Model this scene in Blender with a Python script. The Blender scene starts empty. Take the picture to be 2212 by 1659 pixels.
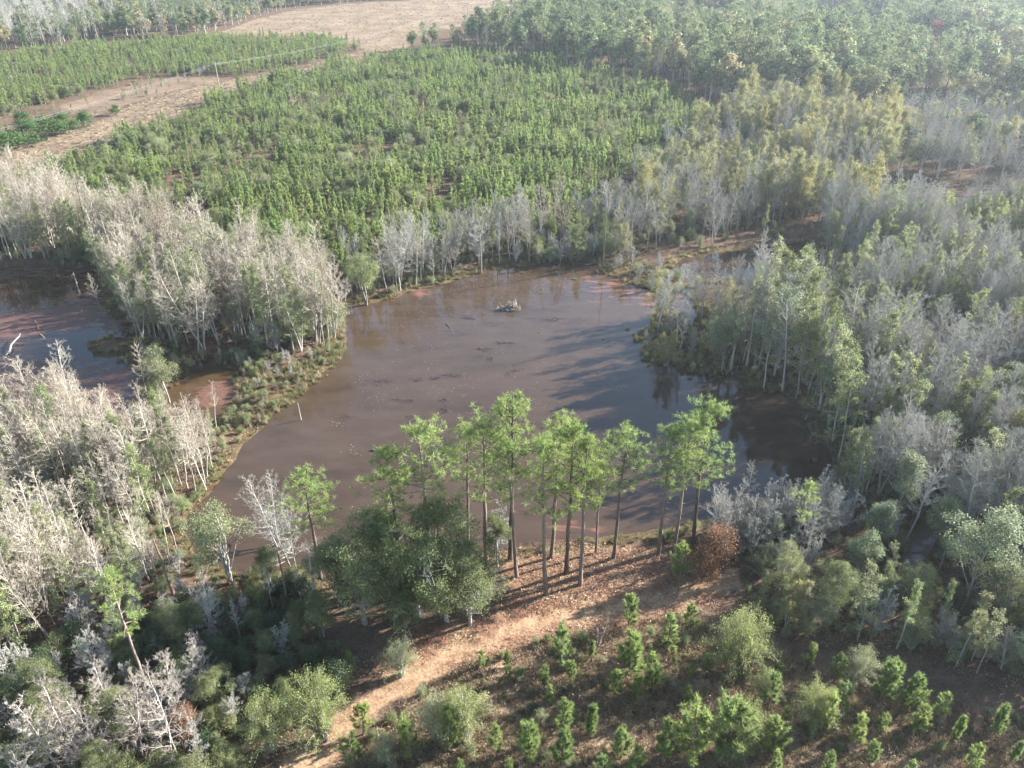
import bpy, math, random, bisect
import numpy as np
from mathutils import Vector, Quaternion

# ------------------------------------------------------------------ camera, sky, sun, exposure
S = bpy.context.scene
COL = S.collection
CAM_H, PITCH, FPX, IW, IH = 70.0, math.radians(31.0), 1720.0, 2212.0, 1659.0
cam_d = bpy.data.cameras.new('camera')
cam_d.sensor_width = 36.0
cam_d.lens = 36.0 * FPX / IW
cam_d.clip_start = 0.5
cam_d.clip_end = 12000.0
cam = bpy.data.objects.new('camera', cam_d)
cam.location = (0, 0, CAM_H)
cam.rotation_euler = (math.pi / 2 - PITCH, 0, 0)
COL.objects.link(cam)
S.camera = cam

SUN_EL, SUN_AZ = math.radians(24.0), math.radians(67.0)       # azimuth from +Y towards +X
sun_dir = Vector((math.sin(SUN_AZ) * math.cos(SUN_EL), math.cos(SUN_AZ) * math.cos(SUN_EL), math.sin(SUN_EL)))
W = bpy.data.worlds.new('World')
S.world = W
W.use_nodes = True
wn = W.node_tree
wn.nodes.clear()
sky = wn.nodes.new('ShaderNodeTexSky')
sky.sky_type = 'NISHITA'
sky.sun_disc = False
sky.sun_elevation = SUN_EL
sky.sun_rotation = SUN_AZ
sky.air_density = 1.0
sky.dust_density = 0.3
bg = wn.nodes.new('ShaderNodeBackground')
bg.inputs['Strength'].default_value = 0.08
wo = wn.nodes.new('ShaderNodeOutputWorld')
wn.links.new(sky.outputs[0], bg.inputs['Color'])
wn.links.new(bg.outputs[0], wo.inputs['Surface'])

sun_d = bpy.data.lights.new('sun', 'SUN')
sun_d.energy = 5.0
sun_d.angle = math.radians(0.5)
sun_d.color = (1.0, 0.975, 0.945)
sun = bpy.data.objects.new('sun', sun_d)
sun.rotation_euler = sun_dir.to_track_quat('Z', 'Y').to_euler()
sun.location = (300, 150, 200)
COL.objects.link(sun)

S.view_settings.view_transform = 'Standard'
S.view_settings.look = 'None'
S.view_settings.gamma = 1.0
S.view_settings.use_curve_mapping = False
S.view_settings.exposure = 2.45
S.cycles.max_bounces = 5
S.cycles.diffuse_bounces = 3
S.cycles.glossy_bounces = 2
S.cycles.transmission_bounces = 3
S.cycles.volume_bounces = 1
S.cycles.caustics_reflective = False
S.cycles.caustics_refractive = False
S.cycles.use_denoising = True
S.render.filter_size = 1.15
S.cycles.use_adaptive_sampling = False
S.cycles.sample_clamp_indirect = 3.0
S.cycles.denoiser = 'OPENIMAGEDENOISE'
S.cycles.denoising_input_passes = 'RGB_ALBEDO_NORMAL'
S.cycles.denoising_prefilter = 'ACCURATE'

# ------------------------------------------------------------------ helpers
CP, SP_ = math.cos(PITCH), math.sin(PITCH)


def P(u, v, z=0.0):
    """the ground point seen at pixel (u, v) of the photograph (2212 x 1659)"""
    x, y = (u - IW / 2) / FPX, (IH / 2 - v) / FPX
    Y, Z = CP + y * SP_, -SP_ + y * CP
    t = (CAM_H - z) / -Z
    return (x * t, Y * t)


def project(x, y, z):
    dz = z - CAM_H
    d = y * CP - dz * SP_
    up = y * SP_ + dz * CP
    return IW / 2 + x / d * FPX, IH / 2 - up / d * FPX, d


def height_for(x, y, v):
    """height of a thing standing at (x, y) whose top is seen at row v"""
    t = (IH / 2 - v) / FPX
    # (y*SP + dz*CP) = t*(y*CP - dz*SP)
    dz = (t * y * CP - y * SP_) / (CP + t * SP_)
    return dz + CAM_H


_tab = np.random.RandomState(7).rand(256, 256)


def vn(x, y, scale, seed=0):
    x = np.asarray(x, float) / scale + seed * 17.31
    y = np.asarray(y, float) / scale + seed * 9.77
    xi, yi = np.floor(x).astype(int), np.floor(y).astype(int)
    fx, fy = x - xi, y - yi
    fx, fy = fx * fx * (3 - 2 * fx), fy * fy * (3 - 2 * fy)
    g = lambda a, b: _tab[a & 255, b & 255]
    return (g(xi, yi) * (1 - fx) + g(xi + 1, yi) * fx) * (1 - fy) + (g(xi, yi + 1) * (1 - fx) + g(xi + 1, yi + 1) * fx) * fy


def fbm(x, y, scale, seed=0):
    return (vn(x, y, scale, seed) + 0.5 * vn(x, y, scale / 2.1, seed + 1) + 0.25 * vn(x, y, scale / 4.3, seed + 2)) / 1.75


def poly(px):
    return np.array([P(u, v) for u, v in px])


def inside(pl, X, Y):
    X, Y = np.asarray(X, float), np.asarray(Y, float)
    r = np.zeros(X.shape, bool)
    n = len(pl)
    for i in range(n):
        (x0, y0), (x1, y1) = pl[i], pl[(i + 1) % n]
        if y0 == y1:
            continue
        c = (y0 > Y) != (y1 > Y)
        r ^= c & (X < (x1 - x0) * (Y - y0) / (y1 - y0) + x0)
    return r


def sdist(pl, X, Y):
    """signed distance to a polygon, negative inside"""
    X, Y = np.asarray(X, float), np.asarray(Y, float)
    d = np.full(X.shape, 1e9)
    n = len(pl)
    for i in range(n):
        (x0, y0), (x1, y1) = pl[i], pl[(i + 1) % n]
        ex, ey = x1 - x0, y1 - y0
        L = ex * ex + ey * ey + 1e-9
        t = np.clip(((X - x0) * ex + (Y - y0) * ey) / L, 0, 1)
        d = np.minimum(d, (X - x0 - t * ex) ** 2 + (Y - y0 - t * ey) ** 2)
    d = np.sqrt(d)
    return np.where(inside(pl, X, Y), -d, d)


def smooth(e0, e1, x):
    t = np.clip((x - e0) / (e1 - e0), 0, 1)
    return t * t * (3 - 2 * t)


def mesh_np(name, V, F, mats=(), mi=None, tint=None, smooth_shade=False):
    V = np.asarray(V, np.float32).reshape(-1, 3)
    F = np.asarray(F, np.int32)
    k = F.shape[1]
    m = bpy.data.meshes.new(name)
    m.vertices.add(len(V))
    m.vertices.foreach_set('co', V.ravel())
    m.loops.add(F.size)
    m.loops.foreach_set('vertex_index', F.ravel())
    m.polygons.add(len(F))
    m.polygons.foreach_set('loop_start', np.arange(0, F.size, k, dtype=np.int32))
    if mi is not None:
        m.polygons.foreach_set('material_index', np.asarray(mi, np.int32))
    m.polygons.foreach_set('use_smooth', np.full(len(F), smooth_shade))
    for x in mats:
        m.materials.append(x)
    if tint is not None:
        a = m.attributes.new('tint', 'FLOAT', 'POINT')
        a.data.foreach_set('value', np.asarray(tint, np.float32))
    m.update(calc_edges=True)
    return m


def link(name, mesh, parent=None, loc=None):
    o = bpy.data.objects.new(name, mesh)
    COL.objects.link(o)
    if parent is not None:
        o.parent = parent
    if loc is not None:
        o.location = loc
    return o


def tag(o, label, cat, group=None):
    o['label'] = label
    o['category'] = cat
    if group:
        o['group'] = group
    return o


# ------------------------------------------------------------------ materials
def new_mat(name):
    m = bpy.data.materials.new(name)
    m.use_nodes = True
    m.node_tree.nodes.clear()
    return m, m.node_tree.nodes, m.node_tree.links


def ramp(nd, lk, fac, stops):
    r = nd.new('ShaderNodeValToRGB')
    e = r.color_ramp.elements
    e[0].position, e[0].color = stops[0][0], (*stops[0][1], 1)
    e[1].position, e[1].color = stops[1][0], (*stops[1][1], 1)
    for p, c in stops[2:]:
        x = e.new(p)
        x.color = (*c, 1)
    lk.new(fac, r.inputs[0])
    return r.outputs[0]


def foliage(name, cols, trans=0.35, gloss=0.06, rough=0.5, lo=0.6, hi=1.45):
    """leaf colour: between the trees by the object's random number, within a crown by the leaf's own tint"""
    m, nd, lk = new_mat(name)
    oi = nd.new('ShaderNodeObjectInfo')
    n = len(cols)
    c = ramp(nd, lk, oi.outputs['Random'], [(i / max(1, n - 1), k) for i, k in enumerate(cols)])
    at = nd.new('ShaderNodeAttribute')
    at.attribute_name = 'tint'
    mr = nd.new('ShaderNodeMapRange')
    mr.inputs['To Min'].default_value, mr.inputs['To Max'].default_value = lo, hi
    lk.new(at.outputs['Fac'], mr.inputs['Value'])
    mul = nd.new('ShaderNodeVectorMath')
    mul.operation = 'SCALE'
    lk.new(c, mul.inputs[0])
    lk.new(mr.outputs[0], mul.inputs['Scale'])
    d = nd.new('ShaderNodeBsdfDiffuse')
    t = nd.new('ShaderNodeBsdfTranslucent')
    g = nd.new('ShaderNodeBsdfGlossy')
    g.inputs['Roughness'].default_value = rough
    g.inputs['Color'].default_value = (0.9, 0.95, 1, 1)
    lk.new(mul.outputs[0], d.inputs['Color'])
    lk.new(mul.outputs[0], t.inputs['Color'])
    a = nd.new('ShaderNodeMixShader')
    a.inputs[0].default_value = trans
    lk.new(d.outputs[0], a.inputs[1])
    lk.new(t.outputs[0], a.inputs[2])
    b = nd.new('ShaderNodeMixShader')
    b.inputs[0].default_value = gloss
    lk.new(a.outputs[0], b.inputs[1])
    lk.new(g.outputs[0], b.inputs[2])
    o = nd.new('ShaderNodeOutputMaterial')
    lk.new(b.outputs[0], o.inputs['Surface'])
    return m


def bark(name, cols, scale=3.0):
    m, nd, lk = new_mat(name)
    oi = nd.new('ShaderNodeObjectInfo')
    tc = nd.new('ShaderNodeTexCoord')
    mp = nd.new('ShaderNodeMapping')
    mp.inputs['Scale'].default_value = (1, 1, 0.25)
    nz = nd.new('ShaderNodeTexNoise')
    nz.inputs['Scale'].default_value = scale
    nz.inputs['Detail'].default_value = 4
    lk.new(tc.outputs['Object'], mp.inputs[0])
    lk.new(mp.outputs[0], nz.inputs['Vector'])
    ad = nd.new('ShaderNodeMath')
    ad.operation = 'MULTIPLY_ADD'
    ad.inputs[1].default_value = 0.7
    lk.new(nz.outputs['Fac'], ad.inputs[0])
    ml = nd.new('ShaderNodeMath')
    ml.operation = 'MULTIPLY'
    ml.inputs[1].default_value = 0.55
    lk.new(oi.outputs['Random'], ml.inputs[0])
    lk.new(ml.outputs[0], ad.inputs[2])
    n = len(cols)
    c = ramp(nd, lk, ad.outputs[0], [(0.2 + 0.6 * i / max(1, n - 1), k) for i, k in enumerate(cols)])
    b = nd.new('ShaderNodeBsdfDiffuse')
    lk.new(c, b.inputs['Color'])
    o = nd.new('ShaderNodeOutputMaterial')
    lk.new(b.outputs[0], o.inputs['Surface'])
    return m


M = {}
M['pine_bark'] = bark('pine_bark', [(0.050, 0.038, 0.031), (0.125, 0.095, 0.076), (0.21, 0.165, 0.135)])
M['pale_bark'] = bark('pale_bark', [(0.12, 0.105, 0.085), (0.27, 0.245, 0.205), (0.38, 0.35, 0.30)])
M['grey_bark'] = bark('grey_bark', [(0.15, 0.13, 0.115), (0.28, 0.255, 0.23), (0.38, 0.35, 0.32)])
M['pale_twig'] = bark('pale_twig', [(0.215, 0.180, 0.130), (0.330, 0.285, 0.218), (0.400, 0.352, 0.280)])
M['grey_twig'] = bark('grey_twig', [(0.20, 0.187, 0.155), (0.295, 0.28, 0.238), (0.37, 0.352, 0.305)])
M['cone_twig'] = bark('cone_twig', [(0.19, 0.152, 0.122), (0.26, 0.222, 0.182), (0.33, 0.29, 0.245)])
M['pole_wood'] = bark('pole_wood', [(0.13, 0.11, 0.09), (0.22, 0.19, 0.16), (0.30, 0.27, 0.23)])
M['brown_twig'] = bark('brown_twig', [(0.13, 0.085, 0.06), (0.21, 0.145, 0.10), (0.28, 0.20, 0.14)])
M['dead_wood'] = bark('dead_wood', [(0.13, 0.11, 0.09), (0.24, 0.215, 0.185), (0.36, 0.33, 0.29)])
M['wet_wood'] = bark('wet_wood', [(0.05, 0.035, 0.028), (0.10, 0.075, 0.06), (0.17, 0.13, 0.10)])
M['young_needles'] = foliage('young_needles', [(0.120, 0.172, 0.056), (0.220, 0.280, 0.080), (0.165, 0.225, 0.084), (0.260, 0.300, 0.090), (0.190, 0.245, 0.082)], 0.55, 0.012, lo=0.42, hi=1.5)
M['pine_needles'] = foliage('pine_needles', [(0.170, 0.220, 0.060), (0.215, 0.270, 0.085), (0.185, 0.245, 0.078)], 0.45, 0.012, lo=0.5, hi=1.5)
M['oak_leaves'] = foliage('oak_leaves', [(0.165, 0.185, 0.075), (0.210, 0.230, 0.100), (0.185, 0.215, 0.078), (0.230, 0.235, 0.105)], 0.48, 0.012, lo=0.4, hi=1.6)
M['wood_leaves'] = foliage('wood_leaves', [(0.085, 0.120, 0.055), (0.180, 0.215, 0.085), (0.255, 0.260, 0.120), (0.115, 0.160, 0.072), (0.310, 0.255, 0.135), (0.155, 0.195, 0.085), (0.235, 0.250, 0.125), (0.100, 0.140, 0.065)], 0.42, 0.012, lo=0.5, hi=1.6)
M['sage_leaves'] = foliage('sage_leaves', [(0.215, 0.235, 0.115), (0.280, 0.290, 0.155), (0.215, 0.255, 0.105), (0.255, 0.285, 0.120)], 0.5, 0.012, lo=0.45, hi=1.6)
M['bay_leaves'] = foliage('bay_leaves', [(0.185, 0.220, 0.110), (0.250, 0.275, 0.160), (0.215, 0.255, 0.120)], 0.42, 0.025, 0.45, lo=0.5, hi=1.5)
M['yellow_leaves'] = foliage('yellow_leaves', [(0.235, 0.225, 0.085), (0.290, 0.260, 0.100), (0.215, 0.225, 0.100), (0.270, 0.250, 0.130)], 0.48, 0.015)
M['russet_leaves'] = foliage('russet_leaves', [(0.20, 0.105, 0.055), (0.24, 0.13, 0.07)], 0.40, 0.01)
M['red_leaves'] = foliage('red_leaves', [(0.36, 0.07, 0.05), (0.34, 0.09, 0.06)], 0.40, 0.03)
M['dark_leaves'] = foliage('dark_leaves', [(0.050, 0.078, 0.030), (0.070, 0.100, 0.038), (0.060, 0.080, 0.034)], 0.3, 0.012)
M['cedar_leaves'] = foliage('cedar_leaves', [(0.06, 0.11, 0.03), (0.085, 0.14, 0.036)], 0.3, 0.01)
M['bush_leaves'] = foliage('bush_leaves', [(0.195, 0.225, 0.072), (0.245, 0.260, 0.095), (0.175, 0.210, 0.075)], 0.52, 0.012, lo=0.4, hi=1.6)
M['sedge'] = foliage('sedge', [(0.17, 0.155, 0.06), (0.22, 0.19, 0.085), (0.12, 0.125, 0.05)], 0.3, 0.03)
M['dry_stems'] = foliage('dry_stems', [(0.26, 0.19, 0.115), (0.34, 0.26, 0.16), (0.19, 0.125, 0.08)], 0.3, 0.02)
M['tan_grass'] = foliage('tan_grass', [(0.36, 0.28, 0.165), (0.43, 0.345, 0.21), (0.29, 0.22, 0.13)], 0.3, 0.02)
M['field_straw'] = foliage('field_straw', [(0.215, 0.160, 0.110), (0.275, 0.210, 0.140), (0.165, 0.120, 0.085)], 0.3, 0.01)
M['far_needles'] = foliage('far_needles', [(0.120, 0.155, 0.070), (0.170, 0.205, 0.092), (0.145, 0.185, 0.088)], 0.42, 0.01, lo=0.5, hi=1.55)
M['weed'] = foliage('weed', [(0.050, 0.034, 0.034), (0.068, 0.046, 0.042)], 0.1, 0.02)
M['red_litter'] = foliage('red_litter', [(0.17, 0.065, 0.038), (0.23, 0.095, 0.05)], 0.15, 0.02)


# ------------------------------------------------------------------ shape generators (numpy)
def unit(a):
    return a / np.maximum(1e-9, np.linalg.norm(a, axis=-1, keepdims=True))


def perp(d, r):
    u = unit(np.cross(d, unit(r.normal(size=d.shape))))
    return u, np.cross(d, u)


class Geo:
    def __init__(s):
        s.V, s.F, s.T, s.n = [], [], [], 0

    def add(s, V, F, t=0.5):
        V = np.asarray(V, float).reshape(-1, 3)
        s.V.append(V)
        s.F.append(np.asarray(F, int) + s.n)
        s.T.append(np.broadcast_to(np.asarray(t, float), (len(V),)) if np.ndim(t) == 0 else np.asarray(t, float))
        s.n += len(V)

    def arrays(s):
        return np.concatenate(s.V), np.concatenate(s.F), np.concatenate(s.T)

    def tube(s, pts, rad, n=6, t=0.5, cap=False):
        pts, rad = np.asarray(pts, float), np.asarray(rad, float)
        m = len(pts)
        d = unit(np.gradient(pts, axis=0))
        ref = np.array([0.0, 1.0, 0.02]) if abs(d[0][1]) < 0.9 else np.array([1.0, 0, 0])
        u = unit(np.cross(d, ref))
        w = np.cross(d, u)
        a = np.arange(n) * 2 * math.pi / n
        V = pts[:, None] + rad[:, None, None] * (np.cos(a)[None, :, None] * u[:, None] + np.sin(a)[None, :, None] * w[:, None])
        i, j = np.meshgrid(np.arange(m - 1), np.arange(n), indexing='ij')
        a0, a1 = i * n + j, i * n + (j + 1) % n
        b0, b1 = a0 + n, a1 + n
        F = np.concatenate([np.stack([a0, a1, b1], -1).reshape(-1, 3), np.stack([a0, b1, b0], -1).reshape(-1, 3)])
        if cap:
            k = np.arange(1, n - 1)
            top = (m - 1) * n
            F = np.concatenate([F, np.stack([np.full(n - 2, top), top + k, top + k + 1], -1), np.stack([np.zeros(n - 2, int), k + 1, k], -1)])
        s.add(V, F, t)

    def cones(s, A, B, r, rng, t=0.5):
        A, B = np.asarray(A, float), np.asarray(B, float)
        N = len(A)
        if not N:
            return
        d = unit(B - A)
        u, w = perp(d, rng)
        r = np.broadcast_to(np.asarray(r, float), (N,))[:, None]
        V = np.stack([A + r * u, A + r * (-.5 * u + .866 * w), A + r * (-.5 * u - .866 * w), B], 1)
        b = np.arange(N)[:, None] * 4
        F = np.concatenate([b + np.array([[0, 1, 3]]), b + np.array([[1, 2, 3]]), b + np.array([[2, 0, 3]])])
        s.add(V, F, np.repeat(np.broadcast_to(t, (N,)), 4))

    def leaves(s, C, nrm, size, rng, t, asp=0.55, quad=True):
        C = np.asarray(C, float)
        N = len(C)
        nrm = unit(nrm)
        a, b = perp(nrm, rng)
        L = np.broadcast_to(np.asarray(size, float), (N,))[:, None]
        if quad:
            bend = nrm * L * rng.uniform(-.25, .25, (N, 1))
            V = np.stack([C - a * L * .5, C + b * L * .5 * asp + bend, C + a * L * .5, C - b * L * .5 * asp + bend], 1)
            q = np.arange(N)[:, None] * 4
            F = np.concatenate([q + np.array([[0, 1, 2]]), q + np.array([[0, 2, 3]])])
            s.add(V, F, np.repeat(t, 4))
        else:
            V = np.stack([C + a * L * .6, C - a * L * .4 + b * L * .5 * asp, C - a * L * .4 - b * L * .5 * asp], 1)
            F = np.arange(N)[:, None] * 3 + np.array([[0, 1, 2]])
            s.add(V, F, np.repeat(t, 3))

    def needles(s, base, dr, L, w, rng, t):
        N = len(base)
        d = unit(dr)
        u, _ = perp(d, rng)
        L = np.broadcast_to(np.asarray(L, float), (N,))[:, None]
        V = np.stack([base + u * w, base - u * w, base + d * L], 1)
        F = np.arange(N)[:, None] * 3 + np.array([[0, 1, 2]])
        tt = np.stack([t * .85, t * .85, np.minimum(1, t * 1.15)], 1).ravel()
        s.add(V, F, tt)


def spawn(A, B, k, rng, len_lo, len_hi, up=0.35, wild=0.75, t0=0.25):
    N = len(A)
    D = B - A
    L = np.linalg.norm(D, axis=1)
    t = rng.uniform(t0, 1.0, (N, k, 1))
    st = A[:, None] + D[:, None] * t
    dr = unit(unit(D)[:, None] * 0.6 + rng.normal(size=(N, k, 3)) * wild + np.array([0, 0, up]))
    ln = L[:, None, None] * rng.uniform(len_lo, len_hi, (N, k, 1)) * (1.15 - 0.5 * t)
    return st.reshape(-1, 3), (st + dr * ln).reshape(-1, 3)


def wobble_trunk(h, r0, rng, n=9, amp=0.015, tip=0.03, lean=0.0):
    z = np.linspace(0, 1, n)
    off = np.cumsum(rng.normal(0, amp * h / n ** .5, (n, 2)), 0)
    off -= off[0]
    a = rng.uniform(0, 6.28)
    pts = np.column_stack([off[:, 0] + lean * h * z * math.cos(a), off[:, 1] + lean * h * z * math.sin(a), z * h])
    rad = r0 * (1 - z) ** 0.75 + tip
    rad[0] *= 1.25
    pts[0, 2] = -0.6
    return pts, rad


def along(pts, f):
    z = np.linspace(0, 1, len(pts))
    return np.column_stack([np.interp(f, z, pts[:, i]) for i in range(3)])


def gen_bare(seed, h=14.0, nb=24, sub=6, tw=7, spread=0.2, start=0.4, r0=0.13, up=0.55, twig_r=0.010, n_stem=1, thick=1.0):
    rng = np.random.RandomState(seed)
    tr, cr = Geo(), Geo()
    for st in range(n_stem):
        pts, rad = wobble_trunk(h * (1 if st == 0 else rng.uniform(.75, .95)), r0, rng, lean=0.03 + (0.16 if n_stem > 1 else 0))
        tr.tube(pts, rad, 6)
        f = start + (1 - start) * (np.arange(nb) + rng.rand(nb)) / nb
        f = np.minimum(f, 0.985)
        base = along(pts, f)
        az = np.arange(nb) * 2.4 + rng.normal(0, .4, nb)
        el = np.clip(rng.normal(up, .22, nb) + (f - .6) * .6, -0.1, 1.35)
        L = np.maximum(h * spread * (1.12 - f) ** .6 * rng.uniform(.6, 1.15, nb), .7)
        d = np.column_stack([np.cos(az) * np.cos(el), np.sin(az) * np.cos(el), np.sin(el)])
        rb = np.interp(f, np.linspace(0, 1, len(rad)), rad) * .45
        A, B = [], []
        for i in range(nb):
            p1 = base[i] + d[i] * L[i] * .5 + rng.normal(0, .05 * L[i], 3)
            p2 = p1 + unit(d[i] + np.array([0, 0, .45])) * L[i] * .5 + rng.normal(0, .05 * L[i], 3)
            cr.tube([base[i], p1, p2], [max(rb[i] * thick, .024), max(rb[i] * .6 * thick, .018), .010], 3, rng.rand())
            A += [base[i] + (p1 - base[i]) * .35, p1]
            B += [p1, p2]
        A, B = np.array(A), np.array(B)
        sA, sB = spawn(A, B, sub, rng, .5, 1.0, .45, .55)
        cr.cones(sA, sB, .018, rng, rng.rand(len(sA)))
        tA, tB = spawn(sA, sB, tw, rng, .4, .8, .4, .6)
        cr.cones(tA, tB, twig_r, rng, rng.rand(len(tA)))
    return tr, cr


def gen_thin(seed, h=12.0, nb=24, spread=.22, start=.3, up=.6, r0=.09, stems=1, nleaf=3600, leaf=.17, sig=.16, dens=.75):
    """a slender tree whose limbs show through sparse sprays of leaves"""
    rng = np.random.RandomState(seed)
    tr, cr = Geo(), Geo()
    ends = []
    for st in range(stems):
        pts, rad = wobble_trunk(h * (1 if st == 0 else rng.uniform(.7, .95)), r0, rng, lean=.03 + (.15 if stems > 1 else 0))
        tr.tube(pts, rad, 6)
        f = np.minimum(start + (1 - start) * (np.arange(nb) + rng.rand(nb)) / nb, .985)
        base = along(pts, f)
        az = np.arange(nb) * 2.4 + rng.normal(0, .5, nb)
        el = np.clip(rng.normal(up, .3, nb) + (f - .6) * .6, -.2, 1.35)
        L = np.maximum(h * spread * (1.12 - f) ** .6 * rng.uniform(.45, 1.2, nb), .7)
        d = np.column_stack([np.cos(az) * np.cos(el), np.sin(az) * np.cos(el), np.sin(el)])
        A, B = [], []
        for i in range(nb):
            p1 = base[i] + d[i] * L[i] * .5 + rng.normal(0, .06 * L[i], 3)
            p2 = p1 + unit(d[i] + np.array([0, 0, .3])) * L[i] * .5 + rng.normal(0, .06 * L[i], 3)
            tr.tube([base[i], p1, p2], [.04, .026, .010], 3)
            A += [base[i] + (p1 - base[i]) * .35, p1]
            B += [p1, p2]
        A, B = np.array(A), np.array(B)
        sA, sB = spawn(A, B, 5, rng, .45, 1.0, .3, .65)
        tr.cones(sA, sB, .014, rng)
        ends.append(np.concatenate([sB, B, (sA + sB) / 2]))
    E = np.concatenate(ends)
    E = E[rng.rand(len(E)) < dens]
    ct = np.clip(rng.normal(.5, .22, len(E)), 0, 1)
    k = rng.randint(0, len(E), nleaf)
    C = E[k] + rng.normal(0, sig, (nleaf, 3))
    C[:, 2] = np.maximum(C[:, 2], .15)
    cr.leaves(C, rng.normal(0, .6, C.shape) + np.array([0, 0, .6]), leaf * rng.uniform(.6, 1.35, nleaf), rng, np.clip(ct[k] + rng.normal(0, .15, nleaf), 0, 1), .55)
    return tr, cr


def gen_leafy(seed, h=11.0, cw=7.0, cb=0.25, lobes=12, clumps=170, per=26, leaf=0.22, sig=0.38, r0=0.17, twigs=True, quad=True, stems=1, asp=0.55, droop=0.0):
    rng = np.random.RandomState(seed)
    tr, cr = Geo(), Geo()
    zc, rz, rx = h * (1 + cb) / 2, h * (1 - cb) / 2, cw / 2
    lc, lr = [], []
    for i in range(lobes):
        for _ in range(30):
            q = rng.uniform(-1, 1, 3)
            if np.linalg.norm(q) < 1:
                break
        q *= rng.uniform(.55, .92)
        q[:2] *= 1 - .45 * max(q[2], 0) ** 1.3
        lc.append([q[0] * rx, q[1] * rx, zc + q[2] * rz])
        lr.append(rng.uniform(.20, .42) * min(rx, rz * 1.2))
    lc[0] = [rng.normal(0, .1) * rx, rng.normal(0, .1) * rx, zc + rz * .62]
    lc, lr = np.array(lc), np.array(lr)
    for st in range(stems):
        pts, rad = wobble_trunk(h * .72, r0, rng, 7, .02, .03, .04 + (.14 if stems > 1 else 0))
        tr.tube(pts, rad, 6)
    for c in lc:
        f = np.clip((c[2] / h - .2) * .8 + rng.uniform(-.1, .1), .2, .95)
        b = along(pts, np.array([f]))[0]
        mid = (b + c) / 2 + rng.normal(0, .2, 3) + np.array([0, 0, -.15])
        tr.tube([b, mid, c], [r0 * .4, r0 * .26, .03], 4)
    k = rng.randint(0, lobes, clumps)
    d = unit(rng.normal(size=(clumps, 3)) + np.array([0, 0, .25]))
    cc = lc[k] + d * lr[k][:, None] * rng.uniform(.7, 1.08, (clumps, 1))
    cc[:, 2] -= droop * np.hypot(cc[:, 0], cc[:, 1]) ** 2 / max(rx, .1) * .3
    cc[:, 2] = np.maximum(cc[:, 2], .25)
    if twigs:
        cr_t = Geo()
        cr_t.cones((lc[k] + rng.normal(0, .45, (clumps, 3)) * lr[k][:, None])[::2], (cc + d * .3)[::2], .013, rng, .5)
        a, b = cr_t.V[0], cr_t.F[0]
        tr.add(a, b)
    ct = np.clip(rng.normal(.45, .2, clumps), 0, 1)
    C = np.repeat(cc, per, 0) + rng.normal(0, sig, (clumps * per, 3)) * np.array([1, 1, .8])
    out = unit(C - np.array([0, 0, zc - rz * .3]))
    nr = unit(out * .45 + np.array([0, 0, .55]) + rng.normal(0, .55, C.shape))
    tt = np.clip(np.repeat(ct, per) + rng.normal(0, .17, len(C)), 0, 1)
    C[:, 2] = np.maximum(C[:, 2], .12)
    cr.leaves(C, nr, leaf * rng.uniform(.65, 1.3, len(C)), rng, tt, asp, quad)
    return tr, cr


def gen_feather(seed, h=6.0, cw=6.0, stems=46, per=80, leaf=0.11, r=.03):
    """a bush of many arching stems feathered with small leaves"""
    rng = np.random.RandomState(seed)
    tr, cr = Geo(), Geo()
    for i in range(stems):
        az = i * 2.4 + rng.normal(0, .3)
        q = (i + .5) / stems
        reach = cw / 2 * q ** .6 * rng.uniform(.75, 1.08)
        top = h * (1 - .55 * q ** 2.2) * rng.uniform(.8, 1.05)
        a = np.array([math.cos(az), math.sin(az), 0])
        t = np.linspace(0, 1, 7)[:, None]
        pts = a * reach * t ** 1.25 + np.array([0, 0, 1]) * (top * (1 - (1 - t) ** 1.7) - top * .22 * t ** 4 * (.5 + q)) + a * .2
        pts += np.cumsum(rng.normal(0, .06, (7, 3)), 0)
        pts[0, 2] = -.2
        tr.tube(pts, r * (1.15 - t[:, 0]), 3)
        f = rng.uniform(.22, 1.0, per)
        C = along(pts, f) + rng.normal(0, .15, (per, 3)) * (0.5 + f[:, None] * .8)
        C[:, 2] = np.maximum(C[:, 2], .1)
        # hanging side sprays
        nr = unit(rng.normal(0, .6, (per, 3)) + a * .3 + np.array([0, 0, .6]))
        base = np.clip(rng.normal(.45, .18), 0, 1)
        cr.leaves(C, nr, leaf * rng.uniform(.6, 1.3, per), rng, np.clip(base + .12 * f + rng.normal(0, .15, per), 0, 1), .5)
    return tr, cr


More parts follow.
